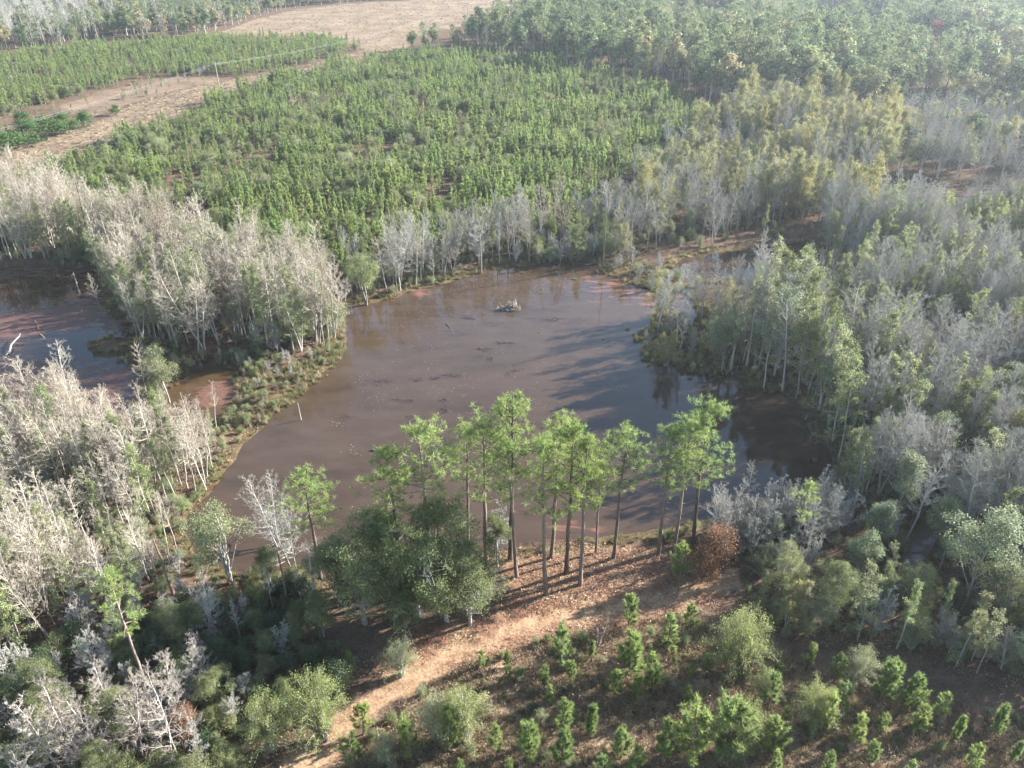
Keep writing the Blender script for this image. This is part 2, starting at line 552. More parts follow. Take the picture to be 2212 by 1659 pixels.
def gen_pine(seed, h=20.0, crown=0.45, width=5.0, nb=30, tufts=9, per=24, r0=0.2, L=.40, w=.026, thin=1.0, dead=5):
    rng = np.random.RandomState(seed)
    tr, cr = Geo(), Geo()
    pts, rad = wobble_trunk(h * .97, r0, rng, 12, .008, .035, .012)
    tr.tube(pts, rad, 8)
    s0 = 1 - crown
    f = s0 + crown * ((np.arange(nb) + rng.rand(nb)) / nb) ** .85
    f = np.minimum(f, .99)
    q = (f - s0) / crown
    prof = np.interp(q, [0, .15, .4, .75, 1], [.5, .85, 1.0, .85, .3])
    az = np.arange(nb) * 2.4 + rng.normal(0, .5, nb)
    el = np.interp(q, [0, .4, 1], [-.05, .25, 1.0]) + rng.normal(0, .15, nb)
    base = along(pts, f)
    tips, tdir = [], []
    for i in range(nb):
        if rng.rand() > thin:
            continue
        Lb = max(width / 2 * prof[i] * rng.uniform(.65, 1.2), .5)
        d = np.array([math.cos(az[i]) * math.cos(el[i]), math.sin(az[i]) * math.cos(el[i]), math.sin(el[i])])
        p1 = base[i] + d * Lb * .5 + rng.normal(0, .06 * Lb, 3)
        p2 = p1 + unit(d + np.array([0, 0, .35])) * Lb * .5
        tr.tube([base[i], p1, p2], [.05 + .03 * (1 - q[i]), .035, .015], 4)
        k = max(4, int(tufts * (.5 + Lb / (width / 2) * .6)))
        t = rng.uniform(.45, 1.05, k)[:, None]
        bp = np.where(t < .5, base[i] + (p1 - base[i]) * (t / .5), p1 + (p2 - p1) * (t - .5) / .5)
        off = rng.normal(0, .30 + .10 * Lb, (k, 3)) * np.array([1, 1, .5]) + np.array([0, 0, .12])
        e = bp + off * (t ** .5)
        tr.cones(bp - (p2 - p1) * .1, e, .016, rng, .5)
        tips.append(e)
        tdir.append(unit(off * .7 + d * .4 + np.array([0, 0, .7])))
    for i in range(dead):                       # dead stubs below the crown
        fb = rng.uniform(s0 - .28, s0 + .05)
        b = along(pts, np.array([fb]))[0]
        a = rng.uniform(0, 6.28)
        d = np.array([math.cos(a), math.sin(a), rng.uniform(-.1, .4)])
        tr.cones([b], [b + d * rng.uniform(.5, 1.6)], .035, rng)
    tips.append(along(pts, np.linspace(.94, 1, 5)) + rng.normal(0, .15, (5, 3)))
    tdir.append(np.tile([0, 0, 1.0], (5, 1)))
    T, D = np.concatenate(tips), np.concatenate(tdir)
    N = len(T)
    ct = np.clip(rng.normal(.5, .2, N), 0, 1)
    dr = unit(np.repeat(D, per, 0) * .55 + unit(rng.normal(size=(N * per, 3))))
    b = np.repeat(T, per, 0) + rng.normal(0, .11, (N * per, 3))
    cr.needles(b, dr, L * rng.uniform(.6, 1.15, N * per), w, rng, np.clip(np.repeat(ct, per) + .25 * dr[:, 2] + rng.normal(0, .1, N * per), 0, 1))  # upward needles tinted lighter: a highlight painted into the crown colour
    return tr, cr


def gen_sapling(seed, h=4.5, whorls=8, width=2.4, per=46, L=.26, w=.014, side=2, bend=.5, fork=False):
    """young pine: leader and whorls of upturned bottlebrush shoots"""
    rng = np.random.RandomState(seed)
    tr, cr = Geo(), Geo()
    pts, rad = wobble_trunk(h * .95, .045 + .006 * h, rng, 8, .012, .012, .02)
    tr.tube(pts, rad, 5)
    A, B = [], []
    A.append(along(pts, np.array([.86]))[0]); B.append(pts[-1] + np.array([0, 0, .12]))
    for wv in range(whorls):
        f = .22 + .70 * (wv + .3 * rng.rand()) / whorls
        k = rng.randint(3, 6)
        a0 = rng.uniform(0, 6.28)
        b = along(pts, np.array([f]))[0]
        env = np.interp(f, [.2, .38, .7, 1], [.75, 1, .72, .18]) * width / 2
        for j in range(k):
            if rng.rand() < .16:
                continue
            a = a0 + j * 6.28 / k + rng.normal(0, .25)
            Lb = env * rng.uniform(.55, 1.15)
            el = .35 + .35 * f + rng.normal(0, .12)
            d = np.array([math.cos(a) * math.cos(el), math.sin(a) * math.cos(el), math.sin(el)])
            m = b + d * Lb * .55
            e = m + unit(d + np.array([0, 0, bend + .4])) * max(.5 * Lb, .3)
            tr.tube([b, m, e], [.022, .015, .006], 3)
            A.append(b + d * Lb * .35); B.append(m)
            A.append(m); B.append(e)
            for s in range(side):
                if Lb > .45 and rng.rand() < .8:
                    p = b + (m - b) * rng.uniform(.4, .95)
                    dd = unit(d + rng.normal(0, .5, 3) + np.array([0, 0, .45]))
                    A.append(p); B.append(p + dd * rng.uniform(.28, .6) * min(1, Lb))
    A, B = np.array(A), np.array(B)
    N = len(A)
    t = rng.uniform(.12, 1.0, (N, per, 1))
    d = unit(B - A)
    base = A[:, None] + (B - A)[:, None] * t
    rnd = unit(rng.normal(size=(N, per, 3)))
    dr = unit(rnd * .85 + d[:, None] * .65 + np.array([0, 0, .12]))
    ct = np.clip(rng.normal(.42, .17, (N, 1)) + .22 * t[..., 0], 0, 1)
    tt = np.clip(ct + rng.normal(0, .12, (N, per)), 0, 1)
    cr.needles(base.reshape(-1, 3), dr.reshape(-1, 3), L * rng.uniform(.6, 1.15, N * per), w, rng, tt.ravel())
    return tr, cr


def gen_sapling_lod(seed, h=4.5, width=2.2, n=620, L=.34, w=.045):
    rng = np.random.RandomState(seed)
    tr, cr = Geo(), Geo()
    pts, rad = wobble_trunk(h * .95, .06, rng, 4, .01, .015, .02)
    tr.tube(pts, rad, 4)
    k = 26
    f = np.concatenate([rng.uniform(.16, .95, k - 1), [1.0]])
    a = rng.uniform(0, 6.28, k)
    env = np.interp(f, [.1, .35, .7, 1], [.7, 1, .65, .0]) * width / 2 * rng.uniform(.5, 1.15, k)
    tip = along(pts, np.minimum(f, 1)) + np.column_stack([np.cos(a) * env, np.sin(a) * env, env * .5 + .1])
    root = along(pts, f * .94)
    per = n // k
    t = rng.uniform(.3, 1, (k, per, 1))
    base = root[:, None] + (tip - root)[:, None] * t
    dr = unit(unit(rng.normal(size=(k, per, 3))) + unit(tip - root + 1e-6)[:, None] * .5 + np.array([0, 0, .35]))
    tt = np.clip(rng.normal(.42, .18, (k, 1)) + .25 * t[..., 0] + rng.normal(0, .1, (k, per)), 0, 1)
    cr.needles(base.reshape(-1, 3), dr.reshape(-1, 3), L * rng.uniform(.7, 1.2, k * per), w, rng, tt.ravel())
    return tr, cr


def gen_tuft(seed, h=.7, r=.35, n=40, w=.018):
    rng = np.random.RandomState(seed)
    g = Geo()
    a = rng.uniform(0, 6.28, n)
    q = rng.uniform(0, 1, n) ** .7
    base = np.column_stack([np.cos(a) * q * r * .35, np.sin(a) * q * r * .35, np.full(n, -.05)])
    d = np.column_stack([np.cos(a) * q * r, np.sin(a) * q * r, h * rng.uniform(.55, 1.1, n)])
    g.needles(base, d, np.linalg.norm(d, axis=1), w, rng, np.clip(rng.normal(.5, .2, n), 0, 1))
    return g


def gen_weed(seed, h=.8, n=9, fl=34, size=.11):
    """dry weed: thin stems with pale withered leaves and seed heads"""
    rng = np.random.RandomState(seed)
    g = Geo()
    a = rng.uniform(0, 6.28, n)
    B = np.column_stack([np.cos(a) * rng.uniform(.1, .5, n), np.sin(a) * rng.uniform(.1, .5, n), h * rng.uniform(.5, 1.1, n)])
    A = B * np.array([.25, .25, 0])
    g.cones(A, B, .014, rng, .3)
    k = rng.randint(0, n, fl)
    t = rng.uniform(.3, 1.05, (fl, 1))
    C = A[k] + (B - A)[k] * t + rng.normal(0, .07, (fl, 3))
    C[:, 2] = np.maximum(C[:, 2], .03)
    g.leaves(C, rng.normal(size=(fl, 3)), size * rng.uniform(.6, 1.4, fl), rng, np.clip(rng.normal(.5, .25, fl), 0, 1), .6, False)
    return g


def gen_litter(seed, r=1.2, n=46, size=.15):
    """a scrap of fallen leaves, straw and twigs"""
    rng = np.random.RandomState(seed)
    g = Geo()
    q = r * np.sqrt(rng.rand(n))
    a = rng.uniform(0, 6.28, n)
    C = np.column_stack([np.cos(a) * q, np.sin(a) * q, rng.uniform(.02, .12, n)])
    nr = rng.normal(0, .55, (n, 3)) + np.array([0, 0, 1])
    g.leaves(C, nr, size * rng.uniform(.5, 1.5, n), rng, np.clip(rng.normal(.45, .25, n), 0, 1), .6, False)
    k = 5
    A = np.column_stack([rng.uniform(-r, r, (k, 2)), np.full(k, .05)])
    B = A + np.column_stack([rng.normal(0, .5, (k, 2)), rng.uniform(0, .12, k)])
    g.cones(A, B, .018, rng, .8)
    return g

# ------------------------------------------------------------------ the lie of the land (outlines on the ground)
POND = poly([(394, 1140), (440, 1078), (488, 1008), (540, 943), (590, 898), (640, 858), (690, 822), (733, 786), (748, 750), (744, 712), (736, 672),
             (760, 657), (800, 655), (850, 645), (880, 630), (940, 617), (1000, 600), (1050, 585), (1120, 578), (1190, 570), (1240, 566), (1300, 574),
             (1285, 590), (1340, 602), (1395, 622), (1432, 640), (1420, 665), (1408, 700), (1372, 735), (1390, 772), (1450, 795), (1510, 805), (1560, 828),
             (1620, 845), (1690, 852), (1735, 880), (1765, 930), (1795, 975), (1800, 1010), (1785, 1050), (1740, 1085), (1650, 1105), (1560, 1120), (1470, 1135),
             (1380, 1150), (1300, 1160), (1250, 1166), (1190, 1180), (1110, 1192), (1000, 1202), (900, 1222), (800, 1238), (700, 1246), (600, 1248), (500, 1236), (410, 1215)])
SWAMP = poly([(-160, 584), (0, 580), (100, 577), (205, 582), (222, 622), (225, 660), (262, 694), (300, 712), (240, 722), (190, 742), (205, 765), (275, 782), (310, 812), (300, 860), (255, 905), (120, 930), (-160, 930)])
POOL = poly([(425, 782), (462, 778), (500, 800), (520, 850), (500, 888), (466, 905), (430, 900), (398, 905), (382, 925), (366, 912), (364, 866), (390, 822)])
CHANNEL = poly([(1440, 588), (1470, 560), (1530, 545), (1600, 540), (1680, 530), (1745, 520), (1790, 530), (1800, 560), (1760, 600), (1720, 640), (1712, 690), (1690, 725), (1665, 715), (1672, 660), (1665, 622), (1600, 608), (1530, 606), (1480, 603)])
INLET = poly([(1428, 640), (1480, 632), (1500, 655), (1510, 690), (1490, 705), (1470, 680), (1440, 672)])
FARPOND = poly([(1890, 400), (1950, 388), (2040, 396), (2130, 398), (2320, 400), (2320, 440), (2130, 446), (2110, 470), (2040, 500), (1960, 486), (1915, 450)])
CREEK = poly([(1925, 1210), (1960, 1150), (1990, 1105), (2020, 1060), (2040, 1020), (2075, 1025), (2062, 1075), (2045, 1130), (2020, 1190), (1985, 1225)])
WATERS = [('pond', POND), ('swamp_water', SWAMP), ('pool', POOL), ('channel_water', CHANNEL), ('inlet_water', INLET), ('far_pond', FARPOND), ('creek', CREEK)]

ROAD = np.array([P(*p) for p in [(560, 1800), (640, 1690), (700, 1622), (760, 1560), (830, 1503), (910, 1456), (1000, 1412), (1090, 1376), (1190, 1350), (1300, 1330), (1400, 1310), (1490, 1290), (1580, 1255)]])
CLEARING = poly([(1085, 1200), (1250, 1172), (1400, 1190), (1570, 1250), (1560, 1305), (1480, 1345), (1300, 1380), (1130, 1425), (1000, 1460), (880, 1490), (815, 1450), (880, 1395), (1000, 1355), (1105, 1290)])
SCRUB = poly([(640, 1840), (760, 1640), (840, 1555), (1000, 1440), (1200, 1385), (1450, 1340), (1560, 1370), (1680, 1420), (1850, 1480), (2050, 1540), (2330, 1590), (2330, 1840)])
CORRIDOR = poly([(-80, 350), (0, 335), (110, 305), (200, 268), (262, 236), (360, 205), (470, 182), (560, 165), (640, 150), (720, 132), (790, 108), (860, 108), (855, 124), (780, 140), (700, 156), (620, 175), (560, 198), (500, 215), (420, 240), (320, 285), (230, 325), (150, 352), (60, 385), (-80, 420)])
FIELD = poly([(470, 72), (560, 42), (640, 22), (760, 10), (900, 2), (1000, -6), (1180, -6), (1180, 12), (1110, 30), (1030, 55), (930, 72), (890, 84), (880, 108), (800, 116), (770, 100), (640, 82), (500, 78)])
SPARSE = poly([(120, 235), (220, 200), (340, 172), (480, 165), (470, 185), (360, 207), (262, 238), (190, 268)])
TOPFIELD = poly([(1470, 12), (1540, 0), (1640, -6), (1790, 5), (1850, 42), (1790, 62), (1690, 52), (1590, 48), (1500, 38)])
GAP = poly([(1155, 236), (1210, 218), (1300, 208), (1320, 220), (1260, 238), (1180, 248)])
MARSH = [poly([(1270, 572), (1330, 560), (1440, 575), (1520, 612), (1540, 640), (1440, 645), (1340, 612)]),
         poly([(1365, 735), (1420, 690), (1520, 690), (1560, 760), (1700, 840), (1640, 860), (1520, 812), (1390, 780)]),
         poly([(240, 690), (340, 735), (480, 780), (640, 800), (740, 690), (760, 745), (700, 830), (590, 905), (480, 950), (360, 960), (240, 860)])]


def seg_dist(line, X, Y):
    d = np.full(np.shape(X), 1e9)
    for (x0, y0), (x1, y1) in zip(line[:-1], line[1:]):
        ex, ey = x1 - x0, y1 - y0
        t = np.clip(((X - x0) * ex + (Y - y0) * ey) / (ex * ex + ey * ey), 0, 1)
        d = np.minimum(d, np.hypot(X - x0 - t * ex, Y - y0 - t * ey))
    return d


def water_sd(X, Y):
    d = np.full(np.shape(X), 1e9)
    for _, pl in WATERS:
        d = np.minimum(d, sdist(pl, X, Y))
    return d + (fbm(X, Y, 5.0, 3) - .5) * 1.8 + (vn(X, Y, 1.3, 5) - .5) * .7


def marsh_mask(X, Y):
    m = np.zeros(np.shape(X))
    for pl in MARSH:
        m = np.maximum(m, smooth(1.5, -2.0, sdist(pl, X, Y)))
    return m


def ground_z(X, Y, sd=None, mm=None):
    X, Y = np.asarray(X, float), np.asarray(Y, float)
    sd = water_sd(X, Y) if sd is None else sd
    mm = marsh_mask(X, Y) if mm is None else mm
    z = .55 * smooth(-.3, 4.5, sd) - .9 * smooth(.2, -3.5, sd) + .04
    z = z + (fbm(X, Y, 9, 11) - .5) * .35 * smooth(0, 4, sd) + (vn(X, Y, .9, 13) - .5) * .10 * smooth(0, 2, sd)
    z = z - mm * smooth(-1, 1, sd) * (.30 + (fbm(X, Y, 3.2, 21) - .5) * 1.0) * .8
    z = z + .8 * smooth(10, 40, sd) * (fbm(X, Y, 60, 31) - .3)
    return z


def build_ground():
    ys = [-250., -120., -40., 0., 20., 32.]
    y = 38.
    while y < 1150:
        ys.append(y)
        y += .10 + .0052 * y
    ys += [1250., 1500., 2000., 2800., 3500.]
    ys = np.array(ys)
    nx = 440
    s = np.linspace(-1, 1, nx)
    hw = 60 + .74 * np.maximum(ys, 0)
    X = s[None, :] * hw[:, None]
    Y = np.repeat(ys[:, None], nx, 1)
    sd = water_sd(X, Y)
    mm = marsh_mask(X, Y)
    Z = ground_z(X, Y, sd, mm)
    ny = len(ys)
    i, j = np.meshgrid(np.arange(ny - 1), np.arange(nx - 1), indexing='ij')
    a = (i * nx + j).ravel()
    F = np.stack([a, a + 1, a + nx + 1, a + nx], 1)
    n1, n2 = (fbm(X, Y, 4, 41) - .5) * 3, (fbm(X, Y, 14, 43) - .5) * 8
    rd = seg_dist(ROAD, X, Y)
    road = smooth(2.9, .1, rd + n1 * 1.0 + (fbm(X, Y, 1.6, 47) - .5) * 3.6) * .9
    fld = np.maximum.reduce([smooth(2, -3, sdist(p, X, Y) + n2) for p in (CORRIDOR, FIELD, GAP)])
    fld = np.maximum(fld, .45 * smooth(2, -3, sdist(TOPFIELD, X, Y) + n2))
    fld = np.maximum(fld, .6 * smooth(3, -3, sdist(SPARSE, X, Y) + n2))
    straw = smooth(1.2, -1.5, sdist(CLEARING, X, Y) + n1)
    scr = smooth(1.5, -1.5, sdist(SCRUB, X, Y) + n1)
    mr = np.maximum(mm, smooth(3.2, .6, np.abs(sd)))
    m = mesh_np('ground', np.stack([X, Y, Z], -1), F, [M['ground']], smooth_shade=True)
    for nm, v in (('road', road), ('field', fld), ('straw', straw), ('marsh', mr), ('scrub', scr)):
        at = m.attributes.new(nm, 'FLOAT', 'POINT')
        at.data.foreach_set('value', v.astype(np.float32).ravel())
    o = link('ground', m)
    o['kind'] = 'structure'
    o['label'] = 'leaf strewn woodland ground with sandy track, straw clearing, tan fields and marshy banks'
    return o


def ground_material():
    m, nd, lk = new_mat('ground')
    tc = nd.new('ShaderNodeTexCoord')

    def noise(scale, detail=6, rough=.65):
        n = nd.new('ShaderNodeTexNoise')
        n.inputs['Scale'].default_value = scale
        n.inputs['Detail'].default_value = detail
        n.inputs['Roughness'].default_value = rough
        lk.new(tc.outputs['Object'], n.inputs['Vector'])
        return n.outputs['Fac']
    nf, nm_, nl = noise(3.2, 8, .75), noise(.55, 6), noise(.07, 5)

    def mixf(a, b, f):
        x = nd.new('ShaderNodeMath'); x.operation = 'MULTIPLY'; x.inputs[1].default_value = f
        lk.new(b, x.inputs[0])
        y = nd.new('ShaderNodeMath'); y.operation = 'MULTIPLY_ADD'; y.inputs[1].default_value = 1 - f
        lk.new(a, y.inputs[0]); lk.new(x.outputs[0], y.inputs[2])
        return y.outputs[0]
    fa, fb = mixf(nf, nm_, .45), mixf(nf, nl, .5)
    base = ramp(nd, lk, fa, [(.34, (.045, .032, .024)), (.50, (.10, .068, .046)), (.64, (.17, .118, .08))])
    layers = [('scrub', ramp(nd, lk, fa, [(.34, (.085, .052, .036)), (.48, (.19, .125, .082)), (.57, (.29, .205, .13)), (.68, (.40, .305, .195))])),
              ('field', ramp(nd, lk, fb, [(.33, (.085, .058, .042)), (.47, (.155, .113, .078)), (.60, (.23, .172, .112))])),
              ('straw', ramp(nd, lk, fa, [(.34, (.075, .040, .027)), (.48, (.175, .098, .062)), (.64, (.30, .185, .115))])),
              ('road', ramp(nd, lk, fa, [(.34, (.115, .066, .041)), (.46, (.215, .132, .080)), (.57, (.325, .220, .132)), (.68, (.43, .315, .198))])),
              ('marsh', ramp(nd, lk, fa, [(.36, (.035, .024, .017)), (.50, (.085, .062, .034)), (.66, (.17, .13, .065))]))]
    col = base
    for nm, c in layers:
        at = nd.new('ShaderNodeAttribute'); at.attribute_name = nm
        # break the edge up with the fine noise
        s = nd.new('ShaderNodeMath'); s.operation = 'SUBTRACT'; s.inputs[1].default_value = .5
        lk.new(fa, s.inputs[0])
        ad = nd.new('ShaderNodeMath'); ad.operation = 'MULTIPLY_ADD'; ad.inputs[1].default_value = 1.2
        lk.new(s.outputs[0], ad.inputs[0]); lk.new(at.outputs['Fac'], ad.inputs[2])
        mr = nd.new('ShaderNodeMapRange'); mr.interpolation_type = 'SMOOTHSTEP'
        mr.inputs['From Min'].default_value, mr.inputs['From Max'].default_value = .22, .78
        lk.new(ad.outputs[0], mr.inputs['Value'])
        mx = nd.new('ShaderNodeMix'); mx.data_type = 'RGBA'
        lk.new(mr.outputs[0], mx.inputs['Factor'])
        lk.new(col, mx.inputs['A']); lk.new(c, mx.inputs['B'])
        col = mx.outputs['Result']
    b = nd.new('ShaderNodeBsdfDiffuse')
    lk.new(col, b.inputs['Color'])
    bp = nd.new('ShaderNodeBump')
    bp.inputs['Strength'].default_value = .9
    bp.inputs['Distance'].default_value = .22
    lk.new(fa, bp.inputs['Height'])
    lk.new(bp.outputs[0], b.inputs['Normal'])
    o = nd.new('ShaderNodeOutputMaterial')
    lk.new(b.outputs[0], o.inputs['Surface'])
    return m


def water_material(name, deep, silt, mat_cols=None, mat_thr=.5, rough=.035):
    """turbid water: silt colour under a reflecting surface; MUD marks where leaf mats and silt come up to the surface"""
    m, nd, lk = new_mat(name)
    tc = nd.new('ShaderNodeTexCoord')

    def noise(scale, sx=1.0, sy=1.0, detail=5, rough_=.6):
        mp = nd.new('ShaderNodeMapping'); mp.inputs['Scale'].default_value = (sx, sy, 1)
        n = nd.new('ShaderNodeTexNoise')
        n.inputs['Scale'].default_value = scale; n.inputs['Detail'].default_value = detail; n.inputs['Roughness'].default_value = rough_
        lk.new(tc.outputs['Object'], mp.inputs[0]); lk.new(mp.outputs[0], n.inputs['Vector'])
        return n.outputs['Fac']
    big = noise(.05, 1, 1.6)
    mid = noise(.22, .6, 1.6, 6, .7)
    am = nd.new('ShaderNodeMath'); am.operation = 'MULTIPLY_ADD'; am.inputs[1].default_value = .55
    lk.new(mid, am.inputs[0])
    bm_ = nd.new('ShaderNodeMath'); bm_.operation = 'MULTIPLY'; bm_.inputs[1].default_value = .45
    lk.new(big, bm_.inputs[0]); lk.new(bm_.outputs[0], am.inputs[2])
    body = ramp(nd, lk, am.outputs[0], [(.38, tuple(.72 * c for c in deep)), (.48, deep), (.62, silt)])
    at = nd.new('ShaderNodeAttribute'); at.attribute_name = 'mud'
    n1 = noise(.42, .5, 1.5, 7, .68)
    ad = nd.new('ShaderNodeMath'); ad.operation = 'ADD'
    lk.new(n1, ad.inputs[0]); lk.new(at.outputs['Fac'], ad.inputs[1])
    mr = nd.new('ShaderNodeMapRange'); mr.interpolation_type = 'SMOOTHSTEP'
    mr.inputs['From Min'].default_value, mr.inputs['From Max'].default_value = mat_thr, mat_thr + .16
    lk.new(ad.outputs[0], mr.inputs['Value'])
    fine = noise(2.6, 1, 1, 6, .75)
    mc = ramp(nd, lk, fine, [(.36, mat_cols[0]), (.62, mat_cols[1])])
    mx = nd.new('ShaderNodeMix'); mx.data_type = 'RGBA'
    lk.new(mr.outputs[0], mx.inputs['Factor']); lk.new(body, mx.inputs['A']); lk.new(mc, mx.inputs['B'])
    p = nd.new('ShaderNodeBsdfPrincipled')
    lk.new(mx.outputs['Result'], p.inputs['Base Color'])
    p.inputs['IOR'].default_value = 1.34
    r = nd.new('ShaderNodeMapRange')
    r.inputs['To Min'].default_value, r.inputs['To Max'].default_value = rough, mat_cols[2]
    lk.new(mr.outputs[0], r.inputs['Value']); lk.new(r.outputs[0], p.inputs['Roughness'])
    bp = nd.new('ShaderNodeBump'); bp.inputs['Strength'].default_value = .06; bp.inputs['Distance'].default_value = .03
    lk.new(noise(2.2, .45, 1.2, 3, .5), bp.inputs['Height']); lk.new(bp.outputs[0], p.inputs['Normal'])
    o = nd.new('ShaderNodeOutputMaterial')
    lk.new(p.outputs[0], o.inputs['Surface'])
    return m


def build_waters():
    M['pond_water'] = water_material('pond_water', (.046, .0295, .0185), (.058, .0380, .0250), ((.11, .045, .034), (.19, .085, .060), .18), .86)
    M['swamp_water'] = water_material('swamp_water', (.020, .012, .008), (.032, .019, .012), ((.050, .027, .023), (.125, .064, .046), .55), .60)
    M['pool_water'] = water_material('pool_water', (.050, .030, .014), (.068, .042, .020), ((.065, .033, .024), (.135, .072, .045), .5), .80)
    for nm, pl in WATERS:
        lo, hi = pl.min(0) - 4, pl.max(0) + 4
        st = 1.2 if nm != 'far_pond' else 2.5
        xs, ys = np.arange(lo[0], hi[0], st), np.arange(lo[1], hi[1], st)
        X, Y = np.meshgrid(xs, ys)
        d = sdist(pl, X, Y)
        i, j = np.meshgrid(np.arange(len(ys) - 1), np.arange(len(xs) - 1), indexing='ij')
        keep = (np.minimum.reduce([d[:-1, :-1], d[1:, :-1], d[:-1, 1:], d[1:, 1:]]) < 3.0)
        a = (i * len(xs) + j)[keep]
        F = np.stack([a, a + 1, a + len(xs) + 1, a + len(xs)], 1)
        used, inv = np.unique(F.ravel(), return_inverse=True)
        V = np.stack([X.ravel(), Y.ravel(), np.full(X.size, -.006 * [w[0] for w in WATERS].index(nm))], 1)[used]
        x, y = V[:, 0], V[:, 1]
        mud = np.zeros(len(V))
        if nm == 'pond':
            for (u, v, r, s) in [(1330, 615, 17, .42), (1420, 650, 12, .45), (1270, 600, 10, .34), (1200, 610, 9, .22), (1060, 605, 6, .2), (1330, 680, 18, .16), (1215, 1155, 7, .40), (1165, 1120, 6, .34), (1280, 1142, 6, .36), (905, 632, 4, .5)]:
                c = P(u, v)
                mud = np.maximum(mud, s * np.exp(-((x - c[0]) ** 2 + (y - c[1]) ** 2) / r ** 2))
            mat = M['pond_water']
        elif nm == 'swamp_water':
            mud += .22 + .35 * (fbm(x, y, 16, 51) - .5)
            for (u, v, r, s) in [(100, 620, 7, -.3), (40, 655, 8, -.25), (130, 755, 10, -.25), (200, 740, 6, -.25), (60, 790, 7, .25), (120, 690, 8, .2)]:
                c = P(u, v)
                mud += s * np.exp(-((x - c[0]) ** 2 + ((y - c[1]) * 1.6) ** 2) / r ** 2)
            mat = M['swamp_water']
        elif nm == 'pool':
            c = P(480, 850)
            mud += .55 * np.exp(-((x - c[0]) ** 2 + (y - c[1]) ** 2) / 7 ** 2)
            mat = M['pool_water']
        elif nm in ('far_pond', 'inlet_water'):
            mud += .16
            mat = M['swamp_water'] if nm == 'far_pond' else M['pond_water']
        else:
            mud += .12 if nm == 'channel_water' else 0
            mat = M['pond_water']
        m = mesh_np(nm, V, inv.reshape(-1, 4), [mat])
        at = m.attributes.new('mud', 'FLOAT', 'POINT')
        at.data.foreach_set('value', mud.astype(np.float32))
        o = link(nm, m)
        o['kind'] = 'structure'
        o['label'] = {'pond': 'large brown silty beaver pond in the middle of the woods', 'swamp_water': 'dark swamp water covered with red brown leaf mats',
                      'pool': 'small brown pool with a red leaf mat', 'channel_water': 'bright water channel between the marsh and the grey woods', 'inlet_water': 'narrow inlet beside the reedy marsh',
                      'far_pond': 'distant dark flooded clearing among bare trees', 'creek': 'narrow blue creek under the grey trees'}[nm]


M['ground'] = ground_material()
build_ground()
build_waters()

# ------------------------------------------------------------------ the kinds of plant: a few shapes of each
LIB = {}


class Joined:
    def __init__(s, *a):
        s.a, s.m = a, None

    def mesh(s):
        if s.m is None:
            s.m = mesh_np(*s.a)
        return s.m


def lib(key, gens, mats, h, crown='crown', far=False):
    """KEY 'kind:style'; every shape as trunk mesh, crown mesh, and both joined for the massed ones"""
    out = []
    for tr, cr in gens:
        Vc, Fc, Tc = cr.arrays()
        if tr is not None:
            Vt, Ft, Tt = tr.arrays()
            mt = mesh_np(key.split(':')[0] + '_trunk', Vt, Ft, [mats[0]], smooth_shade=True)
            mj = Joined(key.split(':')[0], np.concatenate([Vt, Vc]), np.concatenate([Ft, Fc + len(Vt)]), mats,
                        np.concatenate([np.zeros(len(Ft), int), np.ones(len(Fc), int)]), np.concatenate([Tt, Tc]))
        else:
            mt, mj = None, None
        mc = mesh_np(key.split(':')[0] + '_' + crown, Vc, Fc, [mats[1]], tint=Tc)
        out.append((mt, mc, mj or mc))
    LIB[key + (':far' if far else '')] = dict(v=out, h=h, crown=crown)


B = M
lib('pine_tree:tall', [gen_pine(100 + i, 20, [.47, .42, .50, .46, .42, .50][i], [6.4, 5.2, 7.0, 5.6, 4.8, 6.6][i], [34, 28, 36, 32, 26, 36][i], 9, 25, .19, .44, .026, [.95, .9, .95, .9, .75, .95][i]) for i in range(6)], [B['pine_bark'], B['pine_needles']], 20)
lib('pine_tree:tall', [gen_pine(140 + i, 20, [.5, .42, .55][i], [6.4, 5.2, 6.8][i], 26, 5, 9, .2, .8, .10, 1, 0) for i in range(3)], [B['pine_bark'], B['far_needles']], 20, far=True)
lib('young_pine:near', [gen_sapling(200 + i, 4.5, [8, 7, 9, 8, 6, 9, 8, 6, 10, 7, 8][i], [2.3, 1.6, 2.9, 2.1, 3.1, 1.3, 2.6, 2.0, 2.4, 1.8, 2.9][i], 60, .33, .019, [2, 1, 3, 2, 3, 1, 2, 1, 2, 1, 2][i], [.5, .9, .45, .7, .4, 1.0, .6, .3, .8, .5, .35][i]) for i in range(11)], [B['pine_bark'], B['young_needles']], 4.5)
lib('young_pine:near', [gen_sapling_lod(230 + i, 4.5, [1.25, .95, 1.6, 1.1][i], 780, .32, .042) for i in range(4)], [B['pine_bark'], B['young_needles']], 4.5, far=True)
lib('bare_tree:pale', [gen_bare(300 + i, 14, [30, 24, 34, 28, 22, 32, 24, 30][i], 6, 6, [.22, .18, .27, .21, .17, .32, .25, .30][i], [.42, .5, .38, .46, .55, .36, .4, .3][i], [.10, .09, .11, .10, .085, .11, .09, .10][i], [.55, .7, .4, .6, .75, .35, .5, .45][i], .0095, n_stem=[1, 1, 1, 1, 1, 1, 2, 2][i]) for i in range(8)], [B['pale_bark'], B['pale_twig']], 14, 'branches')
lib('bare_tree:pale', [gen_bare(320 + i, 14, 24, 5, 6, [.18, .22, .15][i], .35, .10, .7, .022) for i in range(3)], [B['pale_bark'], B['pale_twig']], 14, 'branches', far=True)
